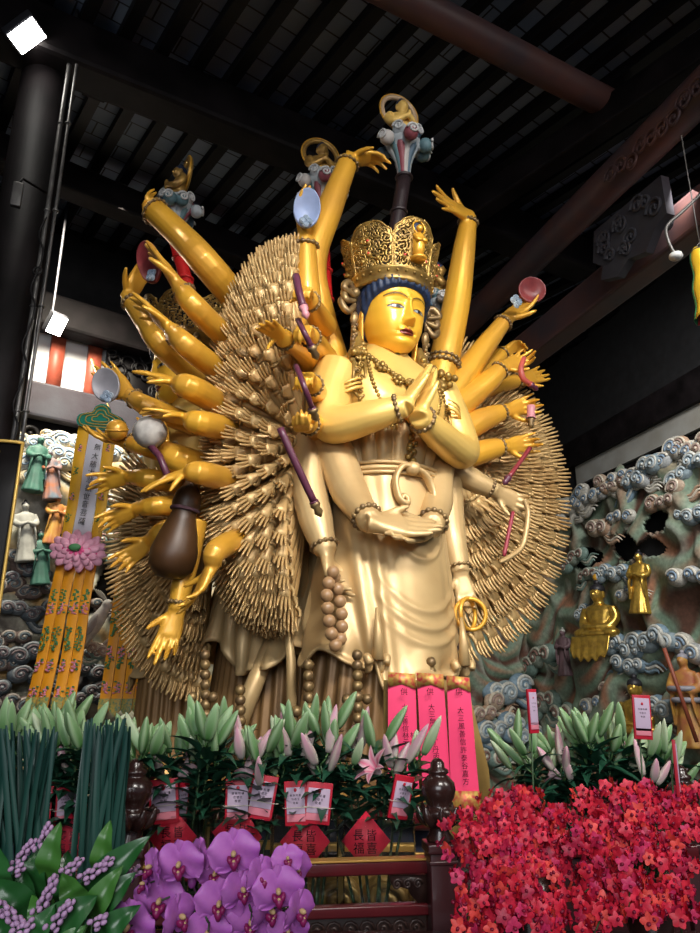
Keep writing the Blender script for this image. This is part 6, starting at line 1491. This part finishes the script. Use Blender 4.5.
# ------------------------------------------------ broad leaves and lilac spikes at lower left
M_broad = mat('broad_green_leaf', (.018, .10, .022), .35, col2=(.03, .15, .035), vscale=6, coat=.2); M_broad2 = mat('bright_green_leaf', (.06, .20, .03), .4, col2=(.04, .15, .03), vscale=6, coat=.2); M_lil = mat('lilac_floret', (.66, .40, .66), .55, var=.25, vscale=60, sub=.1)
bs0 = P(50, 1000, 1.5); bs0.z = zft + .06
t_ = thing('broad_leaf_plant', 'cluster of broad glossy green leaves filling the lower left corner', 'plant', bs0)
for i, (tx_, ty_, bx_, by_, w, Y, mi) in enumerate(((-2, 880, 40, 920, 13, 1.42, 0), (60, 822, 52, 884, 9, 1.50, 1), (40, 848, 34, 905, 13, 1.52, 0), (62, 873, 88, 908, 9, 1.44, 1), (150, 836, 80, 905, 11, 1.46, 0), (122, 866, 92, 922, 9, 1.42, 1), (97, 896, 46, 942, 14, 1.38, 0), (56, 904, 36, 950, 10, 1.36, 0), (0, 848, 6, 895, 12, 1.48, 0), (136, 872, 98, 915, 9, 1.43, 0), (0, 918, 20, 960, 12, 1.38, 0), (110, 820, 104, 880, 8, 1.6, 1), (68, 850, 70, 905, 10, 1.52, 0), (25, 868, 30, 925, 12, 1.50, 0), (85, 925, 70, 950, 10, 1.36, 1), (140, 905, 100, 940, 9, 1.4, 0), (32, 895, 45, 915, 7, 1.40, 1))):
    a, b = P(bx_, by_, Y+.02), P(tx_, ty_, Y); q = MB(); d = b-a; x = d.cross(V((0, -1, .25))).normalized(); nn = x.cross(d).normalized(); W = w*pxm(Y)*1.15; ph = i*1.3
    if nn.y > 0: nn = -nn
    def f(u, v): s = u*2-1; ww = W*math.sin(PI*min(1, v*.93+.07))**.8; return a + d*v + nn*(.025*math.sin(v*PI) + abs(s)*ww*.35 + .003*math.sin(v*16+ph+s)) + x*(ww*s)
    q.grid(f, 8, 18); q.grid(lambda u, v: f(1-u, v) - nn*.0016, 8, 18); q.tube([bs0, (bs0+a)/2 + V((0, .02, 0)), a, f(.5, .15)], .003, 6); part(q, 'leaf', (M_broad, M_broad2)[mi], t_)
q = MB(); q.lathe([(.06, 0), (.075, .02), (.085, .07), (.075, .07), (.07, .05)], (bs0.x, bs0.y, zft), 24); tp = thing('plant_pot', 'dark pot under the broad green leaves', 'pot', (bs0.x, bs0.y, zft)); part(q, 'pot', M_fin, tp)
SPK = [((16, 866), (34, 839), 1.50, 'lilac flower spike in front of the leftmost tall leaves'), ((40, 851), (50, 822), 1.50, 'upright lilac spike just left of a bright green leaf'), ((13, 873), (24, 866), 1.46, 'short lilac tuft under the highest left spike'), ((38, 914), (57, 875), 1.38, 'largest lilac spike in the middle of the broad leaves'), ((64, 874), (82, 859), 1.46, 'slim lilac spike crossing the second tall leaf bundle'),
       ((82, 880), (113, 859), 1.43, 'long lilac spike slanting right above the broad leaves'), ((50, 930), (72, 900), 1.35, 'lilac spike low in front of the broad dark leaf'), ((-3, 904), (22, 926), 1.36, 'lilac spike drooping at the bottom left corner'), ((92, 926), (108, 916), 1.37, 'lilac tuft nearest to the purple orchids'), ((15, 935), (34, 922), 1.34, 'dim lilac spike along the bottom edge'), ((108, 895), (140, 868), 1.5, 'thin lilac spray behind the purple orchid buds')]
for (x0, y0), (x1, y1), Y, lab in SPK:
    a, b = P(x0, y0, Y), P(x1, y1, Y); s_ = thing('lilac_spike', lab, 'flower', a, 'lilac flower spikes'); q = MB(); q.tube(catmull([V((bs0.x + (a.x-bs0.x)*.3, bs0.y, bs0.z)), a - V((0, -.01, .05)), a, b], 5), [.0022, .0018, .0012], 6); part(q, 'stem', M_stem, s_)
    q = MB(); L = (b-a).length; n = int(L/.0028); d = (b-a).normalized(); F = frame_z(d)
    for k in range(n):
        u = k/n; an = k*2.4; r = .0100*(1 - .5*u)*(1 + .25*math.sin(k*1.7)); q.ell(a + (b-a)*u + F @ V((r*math.cos(an), r*math.sin(an), 0)), (.0046, .0046, .0058), F, 7, 5)
    part(q, 'florets', M_lil, s_)
# ================================================================== light
w = bpy.data.worlds.new('w'); scn.world = w; w.use_nodes = True
w.node_tree.nodes['Background'].inputs['Color'].default_value = (.55, .62, .75, 1)
w.node_tree.nodes['Background'].inputs['Strength'].default_value = .22
def area(loc, aim, sx, sy, e, col, shape='RECTANGLE'):
    l = bpy.data.lights.new('added_light', 'AREA'); l.shape = shape; l.size = sx; l.size_y = sy; l.energy = e; l.color = col
    o = bpy.data.objects.new('added_light', l); COL.objects.link(o); o.location = loc
    o.rotation_euler = (V(aim)-V(loc)).to_track_quat('-Z', 'Y').to_euler(); return o
k_ = area((1.7, -1.6, 6.5), (.40, 4.6, 3.05), 2.2, 1.5, 96, (1, .96, .90)); k_.data.spread = R_(58)      # key light added high in front, narrowed to the statue
k_ = area((4.8, .2, 5.6), (.6, 5, 2.8), 1.4, 2.0, 40, (1, .95, .88)); k_.data.spread = R_(80)  # side light added high at right, aimed at the statue
k_ = area((-.5, -4.5, 3.6), (0, 2.5, 1.4), 4.0, 3.0, 66, (.95, .97, 1)); k_.data.spread = R_(100)          # added foreground fill behind the camera, standing in for open front doors
k_ = area((3.1, 4.8, 5.7), (3.9, 9.4, 2.5), 1.0, 1.0, 62, (1, .98, .95)); k_.data.spread = R_(100)      # lamp added under the ceiling to brighten the right relief
k_ = area((-2.7, 5.9, 6.2), (-2.7, 8.0, 2.9), .8, .8, 105, (1, .91, .74)); k_.data.spread = R_(85)  # warm lamp added to boost the floodlight on the left relief
for c, d in lampspots:
    l = bpy.data.lights.new('floodlight_beam', 'SPOT'); l.energy = 10; l.spot_size = 1.5; l.spot_blend = .6; l.color = (1, .9, .75); l.shadow_soft_size = .06
    o = bpy.data.objects.new('floodlight_beam', l); COL.objects.link(o); o.location = c + d*.05; o.rotation_euler = d.to_track_quat('-Z', 'Y').to_euler()
scn.view_settings.view_transform = 'Standard'; scn.view_settings.look = 'None'
scn.view_settings.exposure = 0.16; scn.view_settings.gamma = 1.0; scn.view_settings.use_curve_mapping = False
scn.cycles.use_denoising = True
scn.cycles.max_bounces = 8; scn.cycles.transparent_max_bounces = 16
scn.cycles.sample_clamp_indirect = 6
bpy.context.view_layer.update()
